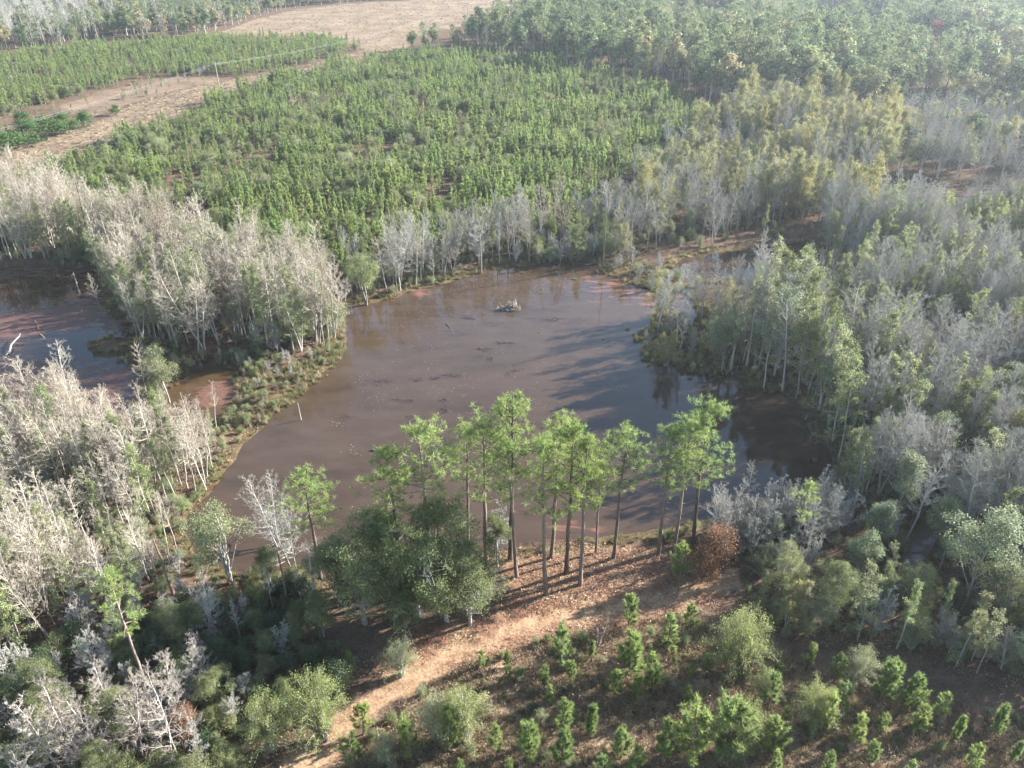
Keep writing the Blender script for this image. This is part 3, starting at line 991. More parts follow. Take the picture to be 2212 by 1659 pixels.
lib('bare_tree:grey', [gen_bare(340 + i, 13, [34, 30, 38, 32, 28, 36][i], 7, 8, [.27, .22, .31, .24, .18, .3][i], [.3, .38, .22, .35, .42, .25][i], [.10, .09, .11, .09, .08, .10][i], [.65, .8, .5, .7, .8, .5][i], .0095, n_stem=[1, 1, 1, 2, 1, 2][i]) for i in range(6)], [B['grey_bark'], B['grey_twig']], 13, 'branches')
lib('bare_tree:grey', [gen_bare(360 + i, 13, 24, 5, 6, [.26, .3, .2][i], [.3, .12, .6, .024][0], .12, .6, .024) for i in range(3)], [B['grey_bark'], B['grey_twig']], 13, 'branches', far=True)
lib('bare_tree:cone', [gen_bare(380 + i, 8, 44, 7, 7, .27, .10, .04, .35, .008, thick=.45) for i in range(3)], [B['grey_bark'], B['cone_twig']], 8, 'branches')
lib('bare_shrub:grey', [gen_bare(400 + i, 5.5, 13, 7, 8, .34, .15, .045, .8, .012, n_stem=4) for i in range(4)], [B['grey_bark'], B['grey_twig']], 5.5, 'branches')
lib('bare_shrub:brown', [gen_bare(420 + i, 2.6, 9, 5, 5, .4, .08, .025, .7, .010, n_stem=4) for i in range(3)], [B['grey_bark'], B['brown_twig']], 2.6, 'branches')
lib('oak_tree:oak', [gen_leafy(500 + i, 11, [8.5, 7, 9.5, 6.2, 8][i], [.16, .22, .14, .2, .25][i], [15, 12, 18, 11, 14][i], [420, 340, 480, 300, 380][i], 44, .15, .25, .17) for i in range(5)], [B['grey_bark'], B['oak_leaves']], 11)
lib('oak_tree:sage', [gen_leafy(520 + i, 9, [6.5, 5.5, 7][i], .3, 11, 240, 38, .15, .24, .10, stems=3) for i in range(3)], [B['pale_bark'], B['sage_leaves']], 9)
lib('oak_tree:wood', [gen_leafy(540 + i, 13, [9, 8, 10, 7.5][i], [.12, .2, .12, .25][i], 14, 230, 22, .40, .40, .22, quad=False) for i in range(4)], [B['grey_bark'], B['wood_leaves']], 13)
lib('oak_tree:wood', [gen_leafy(560 + i, 13, [9, 8, 10.5, 7.5, 9][i], [.1, .15, .12, .2, .1][i], 13, 120, 14, .74, .45, .22, quad=False, twigs=False) for i in range(5)], [B['grey_bark'], B['wood_leaves']], 13, far=True)
lib('slender_tree:sage', [gen_thin(580 + i, 12, [24, 20, 28, 24, 22][i], [.20, .16, .26, .22, .18][i], [.28, .4, .22, .3, .35][i], [.6, .75, .45, .55, .7][i], .085, [1, 1, 1, 2, 1][i], [4200, 3000, 5400, 5600, 2400][i], .165, .15, [.8, .7, .85, .8, .5][i]) for i in range(5)], [B['pale_bark'], B['sage_leaves']], 12)
lib('slender_tree:olive', [gen_thin(590 + i, 12, [26, 22, 28][i], [.22, .18, .28][i], [.25, .35, .2][i], [.55, .7, .4][i], .085, 1, [5200, 3600, 6200][i], .165, .16, .85) for i in range(3)], [B['grey_bark'], B['oak_leaves']], 12)
lib('bay_tree:bay', [gen_leafy(600 + i, 10, [5.2, 4.2, 6.4, 3.6][i], [.22, .26, .18, .26][i], 20, 260, 38, .18, .25, .10, asp=.5) for i in range(4)], [B['pale_bark'], B['bay_leaves']], 10)
lib('yellow_tree:yellow', [gen_thin(640 + i, 13, [30, 26, 34, 28][i], [.30, .26, .36, .30][i], [.2, .28, .15, .25][i], [.5, .6, .4, .45][i], .11, [2, 1, 2, 2][i], [8200, 5600, 9600, 6400][i], .23, .26, [.9, .85, .9, .7][i]) for i in range(4)], [B['grey_bark'], B['yellow_leaves']], 13)
lib('russet_oak:russet', [gen_leafy(660 + i, 6.5, 5.0, .12, 11, 170, 24, .2, .38, .09) for i in range(2)], [B['grey_bark'], B['russet_leaves']], 6.5)
lib('red_maple:red', [gen_leafy(670, 12, 8, .2, 12, 120, 16, .6, .6, .16, quad=False)], [B['grey_bark'], B['red_leaves']], 12)
lib('dark_shrub:dark', [gen_leafy(680 + i, 4, [3.8, 3.2, 4.4][i], .05, 10, 110, 26, .17, .28, .06) for i in range(3)], [B['grey_bark'], B['dark_leaves']], 4)
lib('cedar_bush:cedar', [gen_leafy(700 + i, 5, [5, 4.2][i], .02, 12, 150, 22, .26, .3, .08) for i in range(2)], [B['grey_bark'], B['cedar_leaves']], 5)
lib('leafy_bush:green', [gen_feather(720 + i, 5.5, [5.5, 4.6, 6.2, 5][i], [70, 60, 80, 64][i], 190, .105) for i in range(4)], [B['grey_bark'], B['bush_leaves']], 5.5)
lib('leafy_bush:sage', [gen_feather(740 + i, 5.0, [4.6, 5.4, 4][i], [56, 64, 50][i], 150, .105) for i in range(3)], [B['pale_bark'], B['sage_leaves']], 5.0)
lib('leafy_bush:olive', [gen_leafy(760 + i, 4.5, [4.2, 5.0][i], .05, 12, 200, 38, .15, .23, .06) for i in range(2)], [B['grey_bark'], B['oak_leaves']], 4.5)

# ------------------------------------------------------------------ where everything grows
RNG = np.random.RandomState(2024)
PLANTS = []          # dicts: kind, style, x, y, h, zone, and for the ones read off the photograph a label of their own

ZONES = [
    # key, words for labels, outline, spacing, [(kind:style, weight, h_lo, h_hi)], keep off water by
    ('thicket', 'the pale thicket left of the pond', [(-260, 905), (0, 890), (230, 910), (330, 935), (360, 960), (430, 930), (500, 905), (575, 905), (535, 948), (480, 1015), (430, 1085), (388, 1145), (402, 1225), (360, 1300), (180, 1390), (-300, 1480)], 1.95,
     [('bare_tree:pale', .54, 8, 16), ('slender_tree:sage', .20, 6, 14), ('bare_shrub:grey', .14, 3, 6.5), ('leafy_bush:sage', .12, 2, 4.5)], .35),
    ('island', 'the pale wood between swamp and pond', [(205, 585), (235, 650), (268, 695), (300, 745), (400, 775), (500, 760), (560, 772), (640, 775), (700, 755), (735, 720), (738, 672), (715, 640), (640, 612), (440, 560), (230, 556)], 2.2,
     [('bare_tree:pale', .42, 9, 18), ('slender_tree:sage', .28, 6, 15), ('oak_tree:sage', .04, 7, 11), ('leafy_bush:sage', .14, 2, 4.5), ('bare_shrub:grey', .12, 3, 7)], .6),
    ('left_marsh', 'the brushy marsh on the left bank', [(300, 752), (420, 778), (470, 772), (560, 776), (650, 778), (715, 752), (738, 715), (752, 745), (738, 784), (690, 822), (640, 858), (590, 896), (540, 935), (480, 940), (470, 912), (505, 888), (522, 850), (500, 798), (440, 778), (380, 822), (358, 880), (330, 900), (310, 850), (320, 800)], 2.9,
     [('bare_shrub:grey', .34, 1.5, 3.4), ('leafy_bush:sage', .16, 1, 2.4), ('bare_shrub:brown', .38, .9, 2.0), ('bare_tree:pale', .08, 4, 7), ('slender_tree:sage', .04, 3, 5)], .1),
    ('swampside', 'the tall pale wood behind the swamp', [(-200, 480), (0, 470), (120, 488), (250, 520), (430, 556), (300, 562), (205, 574), (100, 570), (-200, 576)], 2.2,
     [('bare_tree:pale', .60, 11, 18), ('slender_tree:sage', .20, 6, 13), ('leafy_bush:sage', .10, 2, 4), ('dark_shrub:dark', .10, 2, 4)], .8),
    ('plantation', 'the young pine stand beyond the pond', [(-120, 420), (60, 388), (150, 356), (230, 330), (320, 290), (420, 246), (500, 220), (560, 203), (620, 180), (700, 160), (780, 146), (860, 128), (980, 122), (1100, 130), (1200, 150), (1330, 168), (1420, 205), (1490, 240), (1500, 290), (1480, 350), (1380, 410), (1340, 465), (1200, 520), (1000, 545), (880, 570), (740, 590), (640, 585), (440, 545), (250, 505), (-120, 465)], 2.4,
     [('young_pine:near', .64, 2.6, 8.6), ('leafy_bush:olive', .12, 2.5, 6), ('leafy_bush:sage', .10, 2.5, 6.5), ('slender_tree:olive', .05, 5, 9), ('bare_shrub:brown', .09, 1.5, 3.2)], 1.5),
    ('corridor_pines', 'the young pines beyond the wires', [(-120, 150), (0, 138), (150, 112), (400, 96), (560, 84), (700, 92), (790, 104), (720, 128), (640, 146), (560, 160), (480, 162), (340, 168), (220, 196), (60, 240), (-120, 270)], 3.4,
     [('young_pine:near', .80, 4, 8), ('leafy_bush:olive', .14, 3, 5), ('bare_shrub:grey', .06, 2, 4)], 2),
    ('corridor_scrub', 'the dry scrub under the wires', [(-120, 285), (60, 248), (220, 200), (340, 172), (470, 168), (450, 186), (360, 207), (262, 238), (190, 268), (-120, 330)], 7.5,
     [('young_pine:near', .4, 2, 5), ('bare_shrub:brown', .5, 1.5, 3), ('leafy_bush:olive', .1, 1.5, 3)], 2),
    ('northwest_wood', 'the far wood left of the tan field', [(60, 122), (240, 92), (400, 88), (470, 70), (560, 40), (640, 20), (760, 8), (900, 0), (1000, -8), (900, -36), (300, -36), (-500, -36), (-400, -12), (210, -12), (262, 30), (235, 84)], 7.5,
     [('oak_tree:wood', .58, 9, 16), ('bare_tree:grey', .26, 10, 16), ('pine_tree:tall', .16, 14, 20)], 2),
    ('northwest_grey', 'the bare wood at the far left', [(-400, 132), (-60, 126), (150, 100), (230, 84), (260, 30), (200, -10), (-500, -10)], 6.5,
     [('bare_tree:grey', .72, 11, 18), ('oak_tree:wood', .28, 9, 14)], 2),
    ('northeast_wood', 'the far wood behind the pine stand', [(865, 124), (900, 112), (960, 100), (1040, 84), (1110, 62), (1165, 30), (1200, -36), (2700, -36), (2700, 250), (2400, 300), (2212, 245), (2000, 262), (1900, 262), (1800, 236), (1640, 228), (1510, 232), (1425, 196), (1330, 162), (1200, 143), (1100, 125), (980, 116)], 8.2,
     [('oak_tree:wood', .56, 11, 25), ('pine_tree:tall', .25, 19, 28), ('yellow_tree:yellow', .08, 9, 16), ('bare_tree:grey', .16, 9, 17)], 2),
    ('yellow_wood', 'the yellowing wood beyond the channel', [(1495, 300), (1560, 262), (1650, 240), (1760, 250), (1900, 275), (1930, 330), (1905, 395), (1890, 440), (1900, 480), (1850, 520), (1740, 516), (1600, 532), (1520, 540), (1440, 556), (1300, 562), (1345, 475), (1390, 420), (1485, 360)], 3.9,
     [('yellow_tree:yellow', .28, 7, 17), ('slender_tree:olive', .18, 6, 13), ('bare_tree:grey', .36, 8, 16), ('bay_tree:bay', .06, 6, 10), ('leafy_bush:sage', .12, 2, 4)], .5),
    ('far_flooded_wood', 'the grey wood behind the far pond', [(1935, 340), (1960, 382), (2040, 390), (2130, 392), (2500, 392), (2700, 300), (2212, 262), (2000, 268), (1925, 280)], 4.2,
     [('bare_tree:grey', .62, 9, 15), ('oak_tree:wood', .14, 8, 13), ('yellow_tree:yellow', .14, 7, 12), ('leafy_bush:sage', .1, 2, 4)], 0),
    ('grey_wood', 'the grey wood right of the pond', [(1560, 800), (1590, 745), (1625, 690), (1650, 640), (1730, 560), (1800, 510), (1900, 490), (2050, 506), (2212, 470), (2500, 480), (2700, 900), (2600, 1300), (2212, 1230), (2100, 1210), (2010, 1235), (1900, 1190), (1800, 1110), (1790, 1060), (1805, 1000), (1790, 955), (1745, 880), (1690, 848), (1620, 838)], 2.4,
     [('bare_tree:grey', .38, 9, 18), ('slender_tree:sage', .25, 7, 16), ('slender_tree:olive', .07, 7, 14), ('bay_tree:bay', .07, 5, 12), ('yellow_tree:yellow', .03, 7, 12), ('bare_shrub:grey', .10, 3, 6), ('leafy_bush:sage', .05, 2, 4), ('dark_shrub:dark', .05, 2, 4)], -.6),
    ('north_shore', 'the bare fringe along the far shore', [(745, 652), (760, 600), (880, 572), (1000, 548), (1200, 522), (1330, 480), (1345, 545), (1290, 568), (1190, 566), (1050, 580), (940, 612), (850, 640)], 2.7,
     [('bare_tree:grey', .22, 7, 14), ('bare_tree:pale', .18, 8, 14), ('leafy_bush:sage', .20, 2.5, 6), ('slender_tree:olive', .18, 5, 10), ('bare_shrub:grey', .22, 3, 6)], .2),
    ('marsh', 'the reedy marsh by the channel', [(1290, 578), (1340, 562), (1440, 582), (1520, 612), (1540, 640), (1440, 640), (1340, 606)], 3.6,
     [('bare_shrub:grey', .55, 2.5, 5), ('leafy_bush:sage', .35, 2, 4), ('bare_tree:grey', .10, 5, 8)], -1),
    ('east_marsh', 'the marshy point on the right shore', [(1370, 740), (1415, 690), (1520, 690), (1610, 640), (1640, 690), (1600, 740), (1560, 800), (1480, 800), (1400, 775)], 3.6,
     [('bare_shrub:grey', .35, 2, 5), ('bare_tree:grey', .35, 8, 14), ('leafy_bush:sage', .15, 1.5, 3), ('yellow_tree:yellow', .15, 7, 10)], -.5),
    ('front_fringe', 'the lavender grey fringe below the pond', [(1340, 1165), (1450, 1145), (1560, 1130), (1660, 1115), (1760, 1090), (1800, 1110), (1900, 1200), (1960, 1250), (1800, 1290), (1700, 1270), (1600, 1235), (1500, 1200), (1400, 1185)], 2.1,
     [('bare_shrub:grey', .62, 4, 8), ('bare_tree:grey', .22, 6, 10), ('leafy_bush:sage', .10, 2, 4), ('bay_tree:bay', .06, 4, 8)], -.3),
    ('southeast_wood', 'the leafy wood at the near right', [(1590, 1260), (1700, 1280), (1800, 1300), (1960, 1262), (2050, 1240), (2212, 1240), (2600, 1310), (2600, 1560), (2212, 1500), (2050, 1460), (1900, 1420), (1780, 1390), (1680, 1390), (1610, 1330)], 2.0,
     [('slender_tree:olive', .16, 5, 10), ('slender_tree:sage', .16, 5, 11), ('leafy_bush:green', .14, 3, 5.5), ('leafy_bush:sage', .22, 3, 6), ('bay_tree:bay', .12, 4, 9), ('bare_shrub:grey', .20, 3, 6), ('yellow_tree:yellow', .06, 5, 8)], .2),
    ('southwest_wood', 'the shaded wood at the near left', [(-300, 1490), (0, 1450), (180, 1400), (370, 1310), (520, 1260), (620, 1262), (700, 1290), (700, 1400), (780, 1440), (740, 1530), (660, 1600), (580, 1720), (400, 1840), (-300, 1840)], 2.1,
     [('dark_shrub:dark', .34, 2, 4.5), ('leafy_bush:olive', .18, 2, 4.5), ('bare_shrub:grey', .24, 2.5, 5), ('bare_tree:grey', .08, 6, 10), ('oak_tree:oak', .06, 5, 8), ('leafy_bush:green', .06, 2.5, 4), ('bare_shrub:brown', .04, 2, 3)], .5),
    ('south_shore', 'the wooded bank below the pond', [(410, 1222), (500, 1245), (600, 1256), (700, 1254), (800, 1246), (900, 1232), (1000, 1212), (1070, 1210), (1060, 1260), (900, 1290), (700, 1300), (520, 1285), (420, 1265)], 2.3,
     [('bare_shrub:grey', .35, 3, 6), ('leafy_bush:olive', .35, 2.5, 4.5), ('leafy_bush:green', .20, 2, 4), ('bare_tree:grey', .10, 6, 9)], .4),
    ('scrubland', 'the dry weeds below the track', [(780, 1690), (860, 1560), (1000, 1460), (1200, 1400), (1450, 1350), (1660, 1420), (1850, 1490), (2050, 1545), (2300, 1590), (2300, 1800), (780, 1800)], 3.0,
     [('bare_shrub:brown', .72, 1.0, 2.2), ('leafy_bush:olive', .12, 1, 2), ('dark_shrub:dark', .16, 1, 2)], 1),
]
ZPOLY = {z[0]: poly(z[2]) for z in ZONES}
ZWORDS = {z[0]: z[1] for z in ZONES}


GLIMPSE = poly([(1600, 700), (1740, 590), (1820, 640), (1760, 730), (1690, 800), (1610, 770)])       # thin places where the water shows through
THIN = poly([(180, 925), (330, 890), (470, 900), (575, 890), (545, 945), (490, 1000), (300, 1000), (180, 960)])
LOWS = [THIN, poly([(860, 130), (900, 100), (1040, 60), (1180, 0), (1240, 20), (1180, 75), (1060, 100), (960, 125)]), poly([(1440, 45), (1860, 60), (1870, 115), (1440, 100)]), poly([(1900, 116), (2090, 116), (2100, 165), (1900, 165)]), poly([(1890, 1222), (2060, 1222), (2050, 1340), (1900, 1340)]), poly([(1620, 700), (1760, 600), (1860, 600), (1760, 740), (1690, 800)])]


def scatter(pl, sp, rng, jit=.42, edge=0):
    lo, hi = pl.min(0), pl.max(0)
    xs = np.arange(lo[0], hi[0] + sp, sp)
    ys = np.arange(lo[1], hi[1] + sp, sp * .866)
    X, Y = np.meshgrid(xs, ys)
    X = X + (np.arange(len(ys)) % 2)[:, None] * sp * .5
    X = X + rng.uniform(-jit, jit, X.shape) * sp
    Y = Y + rng.uniform(-jit, jit, Y.shape) * sp
    X, Y = X.ravel(), Y.ravel()
    w = np.minimum(edge, .045 * Y + .5) if edge else 0
    k = inside(pl, X + (fbm(X, Y, 15, 201) - .5) * 2 * w, Y + (fbm(X, Y, 15, 207) - .5) * 3 * w)
    return X[k], Y[k]


def put(kind, u, vb, vt=None, h=None, label=None, cat=None, var=None, zone='', wide=1.0):
    k, st = kind.split(':')
    x, y = P(u, vb, .35)
    if h is None:
        h = height_for(x, y, vt)
    PLANTS.append(dict(kind=k, style=st, x=x, y=y, h=h, zone=zone, label=label, var=var, hand=True, wide=wide))
    return x, y, h


# --- read one by one off the photograph
TALL = [(692, 1245, 1016, 5, 'leftmost of the tall pines, with a broad flat crown, above the shaded bank'),
        (872, 1262, 965, 4, 'tall pine with dense drooping tiers on the left of the big oak clump'),
        (935, 1275, 944, 0, 'tall bright pine rising out of the big oak clump'),
        (1012, 1188, 924, 4, 'thin ragged pine with a sparse crown and bare lower trunk by the water'),
        (1050, 1205, 908, 2, 'tall pine with an open fan of pale limbs behind the oak clump'),
        (1103, 1208, 866, 1, 'tallest pine, its small crown standing highest against the brown pond'),
        (1116, 1249, 962, 4, 'short crowned pine just right of the tallest pine'),
        (1179, 1288, 962, 3, 'front pine of the clearing, trunk base nearest the sandy track'),
        (1190, 1205, 900, 1, 'pine with a pointed crown behind the front pine of the clearing'),
        (1223, 1241, 915, 5, 'thick dark trunked pine in the middle of the straw clearing'),
        (1253, 1266, 950, 4, 'leaning slim pine right of the thick trunked one in the clearing'),
        (1287, 1195, 1000, 4, 'low slim pine at the back right of the straw clearing'),
        (1325, 1208, 921, 1, 'lone slender pine with a small round crown at the right of the clearing'),
        (1422, 1200, 935, 3, 'full crowned pine left of the pair over the grey fringe'),
        (1455, 1188, 908, 0, 'tall pine with drooping lower boughs over the grey fringe'),
        (1497, 1175, 886, 2, 'rightmost tall pine with a wide layered crown against blue water'),
        (1702, 1215, 1046, 4, 'small pine alone among the grey fringe at the right'),
        (322, 1497, 1250, 3, 'lone pine with a long bare trunk in the shaded wood at the left')]
for u, vb, vt, var, lab in TALL:
    put('pine_tree:tall', u, vb, vt, label=lab, var=var, wide={692: 1.35, 872: 1.3, 935: 1.25, 1050: 1.2, 1497: 1.1, 322: 1.0}.get(u, 1.08))
put('young_pine:near', 1466, 1263, 1176, label='bushy dark young pine at the right edge of the straw clearing', var=0)

SAPS = [(759, 1459, 1412), (1040, 1449, 1409), (1095, 1443, 1412), (1100, 1476, 1442), (1212, 1450, 1350), (1277, 1433, 1390), (1175, 1490, 1441), (1235, 1480, 1435), (1357, 1358, 1287), (1355, 1466, 1372),
        (1440, 1415, 1332), (1405, 1500, 1414), (1325, 1513, 1455), (1374, 1516, 1462), (1187, 1532, 1488), (1213, 1592, 1515), (1275, 1600, 1530), (786, 1590, 1530), (765, 1658, 1592), (890, 1642, 1547), (972, 1628, 1527),
        (1072, 1642, 1575), (1146, 1655, 1562), (1210, 1662, 1586), (1340, 1642, 1580), (1370, 1682, 1615), (1430, 1650, 1562), (1472, 1620, 1548), (1455, 1440, 1419), (996, 1682, 1645),
        (1490, 1375, 1308), (1565, 1440, 1394), (1521, 1458, 1419), (1490, 1470, 1439), (1738, 1452, 1396), (1800, 1478, 1422), (1655, 1542, 1460), (1895, 1525, 1428), (1958, 1545, 1466), (2020, 1558, 1503),
        (1808, 1548, 1478), (1768, 1588, 1500), (1975, 1592, 1532), (1845, 1622, 1552), (1898, 1588, 1543), (2055, 1608, 1555), (2142, 1600, 1530), (1663, 1632, 1562), (1688, 1575, 1535), (1562, 1648, 1518), (1495, 1660, 1530),
        (1480, 1528, 1486), (1876, 1662, 1612), (1780, 1682, 1632), (2090, 1668, 1615), (2178, 1655, 1608), (1670, 1682, 1628), (1640, 1622, 1602), (1420, 1485, 1440), (1300, 1700, 1640), (1100, 1705, 1650), (1950, 1700, 1650)]
for i, (u, vb, vt) in enumerate(SAPS):
    put('young_pine:near', u, vb, vt, zone='saplings', var=(i * 5 + i // 7) % 11 if vb - vt > 55 else [5, 1, 3, 9, 7][i % 5], wide=1.02)
ZWORDS['saplings'] = 'the dry weeds below the sandy track'

for u, vb, h, var, wide, lab in [(1015, 1352, 11.5, 0, 1.1, 'broad pale green oak overhanging the straw clearing'), (905, 1335, 14, 2, 1.1, 'big dark olive oak in the middle of the clump below the pond'),
                                 (790, 1350, 12.5, 4, 1.2, 'round dark oak at the left side of the clump below the pond'), (830, 1280, 13.5, 1, 1.15, 'oak with a high crown behind the clump, beside the water'),
                                 (960, 1295, 14.5, 0, 1.0, 'tallest oak of the clump under the bright pine'), (855, 1345, 12.5, 3, 1.2, 'olive oak between the big dark oak and the round one'), (965, 1345, 12.5, 4, 1.1, 'olive oak between the big dark oak and the broad pale one'), (735, 1305, 11, 3, 1.1, 'small oak under the leftmost tall pine'), (1075, 1225, 8.5, 3, .8, 'narrow oak at the waterside behind the tallest pine'),
                                 (880, 1385, 6.0, 3, 1.0, 'low oak in front of the dark clump'), (700, 1380, 7.5, 1, 1.0, 'shaded oak at the left of the sandy track'),
                                 (1690, 1300, 8.5, 2, .9, 'olive oak behind the round willowy bush at the right'), (1790, 1330, 8, 0, 1.0, 'broad grey green oak in front of the pale bay tree'), (1960, 1330, 8, 4, 1.0, 'yellowish oak between the two pale bay trees'), (2150, 1370, 10, 2, 1.1, 'large shaded oak at the right edge')]:
    put('oak_tree:oak', u, vb, h=h, var=var, label=lab, wide=wide)
for u, vb, vt, var, lab in [(500, 1262, 1090, 0, 'pale many stemmed tree at the lower left corner of the pond'), (452, 720, 562, 1, 'round bright green tree among the bare trees of the island wood'), (792, 655, 540, 2, 'pale green tree on the far left shore of the pond'), (365, 865, 750, 1, 'small pale green tree between swamp and pool'), (1610, 1085 - 40, 985, 1, 'sparse pale tree by the right shore')][:4]:
    put('oak_tree:sage', u, vb, vt, var=var, label=lab)
for u, vb, vt, var, lab in [(2085, 1310, 1112, 2, 'large silvery bay tree right of the creek'), (1935, 1120, 965, 3, 'silvery bay tree in the middle of the grey wood'), (1850, 1270, 1145, 1, 'silvery bay tree left of the creek mouth'), (2000, 1030, 880, 0, 'pale bay tree deep in the grey wood'), (1870, 905, 770, 3, 'narrow pale bay tree among bare trunks near the right shore'), (2150, 960, 800, 2, 'broad pale bay tree towards the right edge'), (2010, 760, 640, 1, 'light green bay tree at the back of the grey wood'), (1880, 1200, 1070, 3, 'thin silvery bay tree below the pond corner')]:
    put('bay_tree:bay', u, vb, vt, var=var, label=lab)
for u, vb, vt, k, var, lab in [(1590, 1452, 1298, 'leafy_bush:green', 2, 'large round willowy bush at the end of the sandy track'), (700, 1600, 1440, 'leafy_bush:green', 0, 'large feathery pale green bush left of the sandy track'), (585, 1625, 1482, 'leafy_bush:green', 1, 'feathery olive bush left of the large pale bush'),
                               (868, 1462, 1378, 'leafy_bush:sage', 1, 'small greyish bush in front of the oak clump beside the track'), (1008, 1606, 1462, 'leafy_bush:green', 3, 'pale feathery bush right of the track, among the saplings'), (945, 1606, 1490, 'leafy_bush:sage', 0, 'greyer bush touching the pale feathery bush right of the track'),
                               (1602, 1612, 1508, 'leafy_bush:green', 1, 'egg shaped pale bush among the right hand saplings'), (1748, 1572, 1465, 'leafy_bush:green', 0, 'ragged light green bush among the right hand saplings'), (1648, 1520, 1442, 'leafy_bush:green', 3, 'upright small bush beside the forked sapling'),
                               (500, 1690, 1600, 'leafy_bush:green', 3, 'bright bush at the bottom edge left of the track'), (835, 1655, 1578, 'leafy_bush:sage', 2, 'dark green bush at the bottom beside the track'), (1845, 1480, 1392, 'leafy_bush:sage', 1, 'grey green bush behind the right hand saplings'), (1580, 1650, 1580, 'leafy_bush:olive', 0, 'low olive bush between the right hand saplings')][:13]:
    put(k, u, vb, vt + (vb - vt) * .16, var=var, label=lab, wide=.82)
put('russet_oak:russet', 1535, 1240, 1138, var=0, label='russet brown oak between the clearing and the grey fringe')
put('russet_oak:russet', 1505, 1262, 1180, var=1, label='low russet thicket at the right edge of the straw clearing')
put('russet_oak:russet', 505, 690, 590, var=1, label='orange brown tree beside the round bright green tree')
put('russet_oak:russet', 412, 1600, 1540, var=0, label='small russet tree among pale bare trees at the near left')
put('red_maple:red', 2012, 114, 50, var=0, label='bright red maple in the far wood')
put('red_maple:red', 1952, 122, 80, var=0, label='dull red maple left of the bright red one')
for u, vb, vt, lab in [(15, 338, 282, 'leftmost big round cedar under the wires'), (62, 322, 264, 'second big cedar from the left under the wires'), (105, 304, 250, 'tallest cedar of the row under the wires'), (146, 290, 246, 'cedar near the right end of the row under the wires'), (186, 277, 243, 'rightmost cedar of the row under the wires'), (60, 286, 244, 'cedar behind the row under the wires'), (252, 250, 230, 'small round cedar alone on the tan corridor'), (1240, 225, 192, 'dark cedar at the gap in the pine stand')]:
    put('cedar_bush:cedar', u, vb, vt, var=0 if u % 2 else 1, label=lab, wide=1.45)
for i, (u, vb, vt) in enumerate([(187, 1653, 1480), (240, 1648, 1500), (310, 1636, 1480), (322, 1612, 1500), (387, 1640, 1460), (390, 1553, 1425), (247, 1536, 1425), (453, 1470, 1385), (437, 1440, 1368), (150, 1690, 1520)]):
    put('bare_tree:cone', u, vb, vt, var=i % 3, zone='cones')
ZWORDS['cones'] = 'the shaded corner at the near left'
for u, vb, vt, lab in [(445, 78, 14, 'large spreading oak at the corner of the tan field')]:
    put('oak_tree:wood', u, vb, vt, var=1, label=lab, wide=1.2)
for u, vb, vt, lab in [(917, 108, 42, 'big bare grey tree at the end of the tan field'), (345, 66, -8, 'bare grey tree behind the spreading oak'), (1770, 886, 686, 'tall bare tree with a leaning trunk on the right shore'), (1610, 1090, 1000, 'bare twisted tree at the foot of the pond')]:
    put('bare_tree:grey', u, vb, vt, label=lab)
for u, vb, vt, lab in [(300, 745, 670, 'small pinkish bare tree standing at the edge of the swamp'), (222, 680, 588, 'leaning bare tree in the swamp beside the pale wood'), (600, 1175, 1030, 'twisted bare tree below the leftmost tall pine'), (320, 860, 740, 'bare tree between swamp and pool'), (640, 1240, 1080, 'bare grey tree behind the leftmost tall pine')]:
    put('bare_tree:pale' if u < 400 else 'bare_tree:grey', u, vb, vt, label=lab)
put('bare_shrub:grey', 1068, 1195, 1095, label='upright bundle of bare stems beside the tallest pine')
put('bare_shrub:brown', 1290, 1405, 1345, label='reddish bare bush beside the track')

for u, vb, h, k, va in [(1650, 835, 15, 'slender_tree:sage', 0), (1690, 842, 17, 'bare_tree:grey', 0), (1720, 855, 16, 'slender_tree:sage', 2), (1670, 815, 17, 'bay_tree:bay', 2), (1735, 830, 16, 'oak_tree:sage', 0), (1560, 800, 13, 'bay_tree:bay', 0), (1755, 880, 15, 'slender_tree:sage', 1), (1790, 915, 15, 'bay_tree:bay', 1), (1630, 790, 15, 'bare_tree:grey', 2), (1645, 722, 18, 'slender_tree:sage', 0), (1668, 745, 18, 'slender_tree:olive', 2), (1702, 765, 18, 'slender_tree:sage', 2), (1682, 785, 18, 'slender_tree:sage', 3), (1722, 805, 18, 'slender_tree:olive', 2), (1700, 725, 18, 'slender_tree:sage', 2), (1745, 850, 17, 'slender_tree:olive', 0), (1775, 900, 17, 'slender_tree:sage', 3), (1800, 950, 17, 'slender_tree:olive', 2), (1812, 990, 16, 'slender_tree:sage', 2), (1655, 765, 17, 'bare_tree:grey', 5), (1735, 790, 18, 'bare_tree:grey', 3)]:
    put(k, u, vb, h=h, var=va, zone='grey_wood')
HX = np.array([p['x'] for p in PLANTS]); HY = np.array([p['y'] for p in PLANTS])
HR = np.array([p['h'] * (.33 if p['kind'] in ('oak_tree', 'leafy_bush', 'bay_tree', 'russet_oak') else .10) for p in PLANTS])

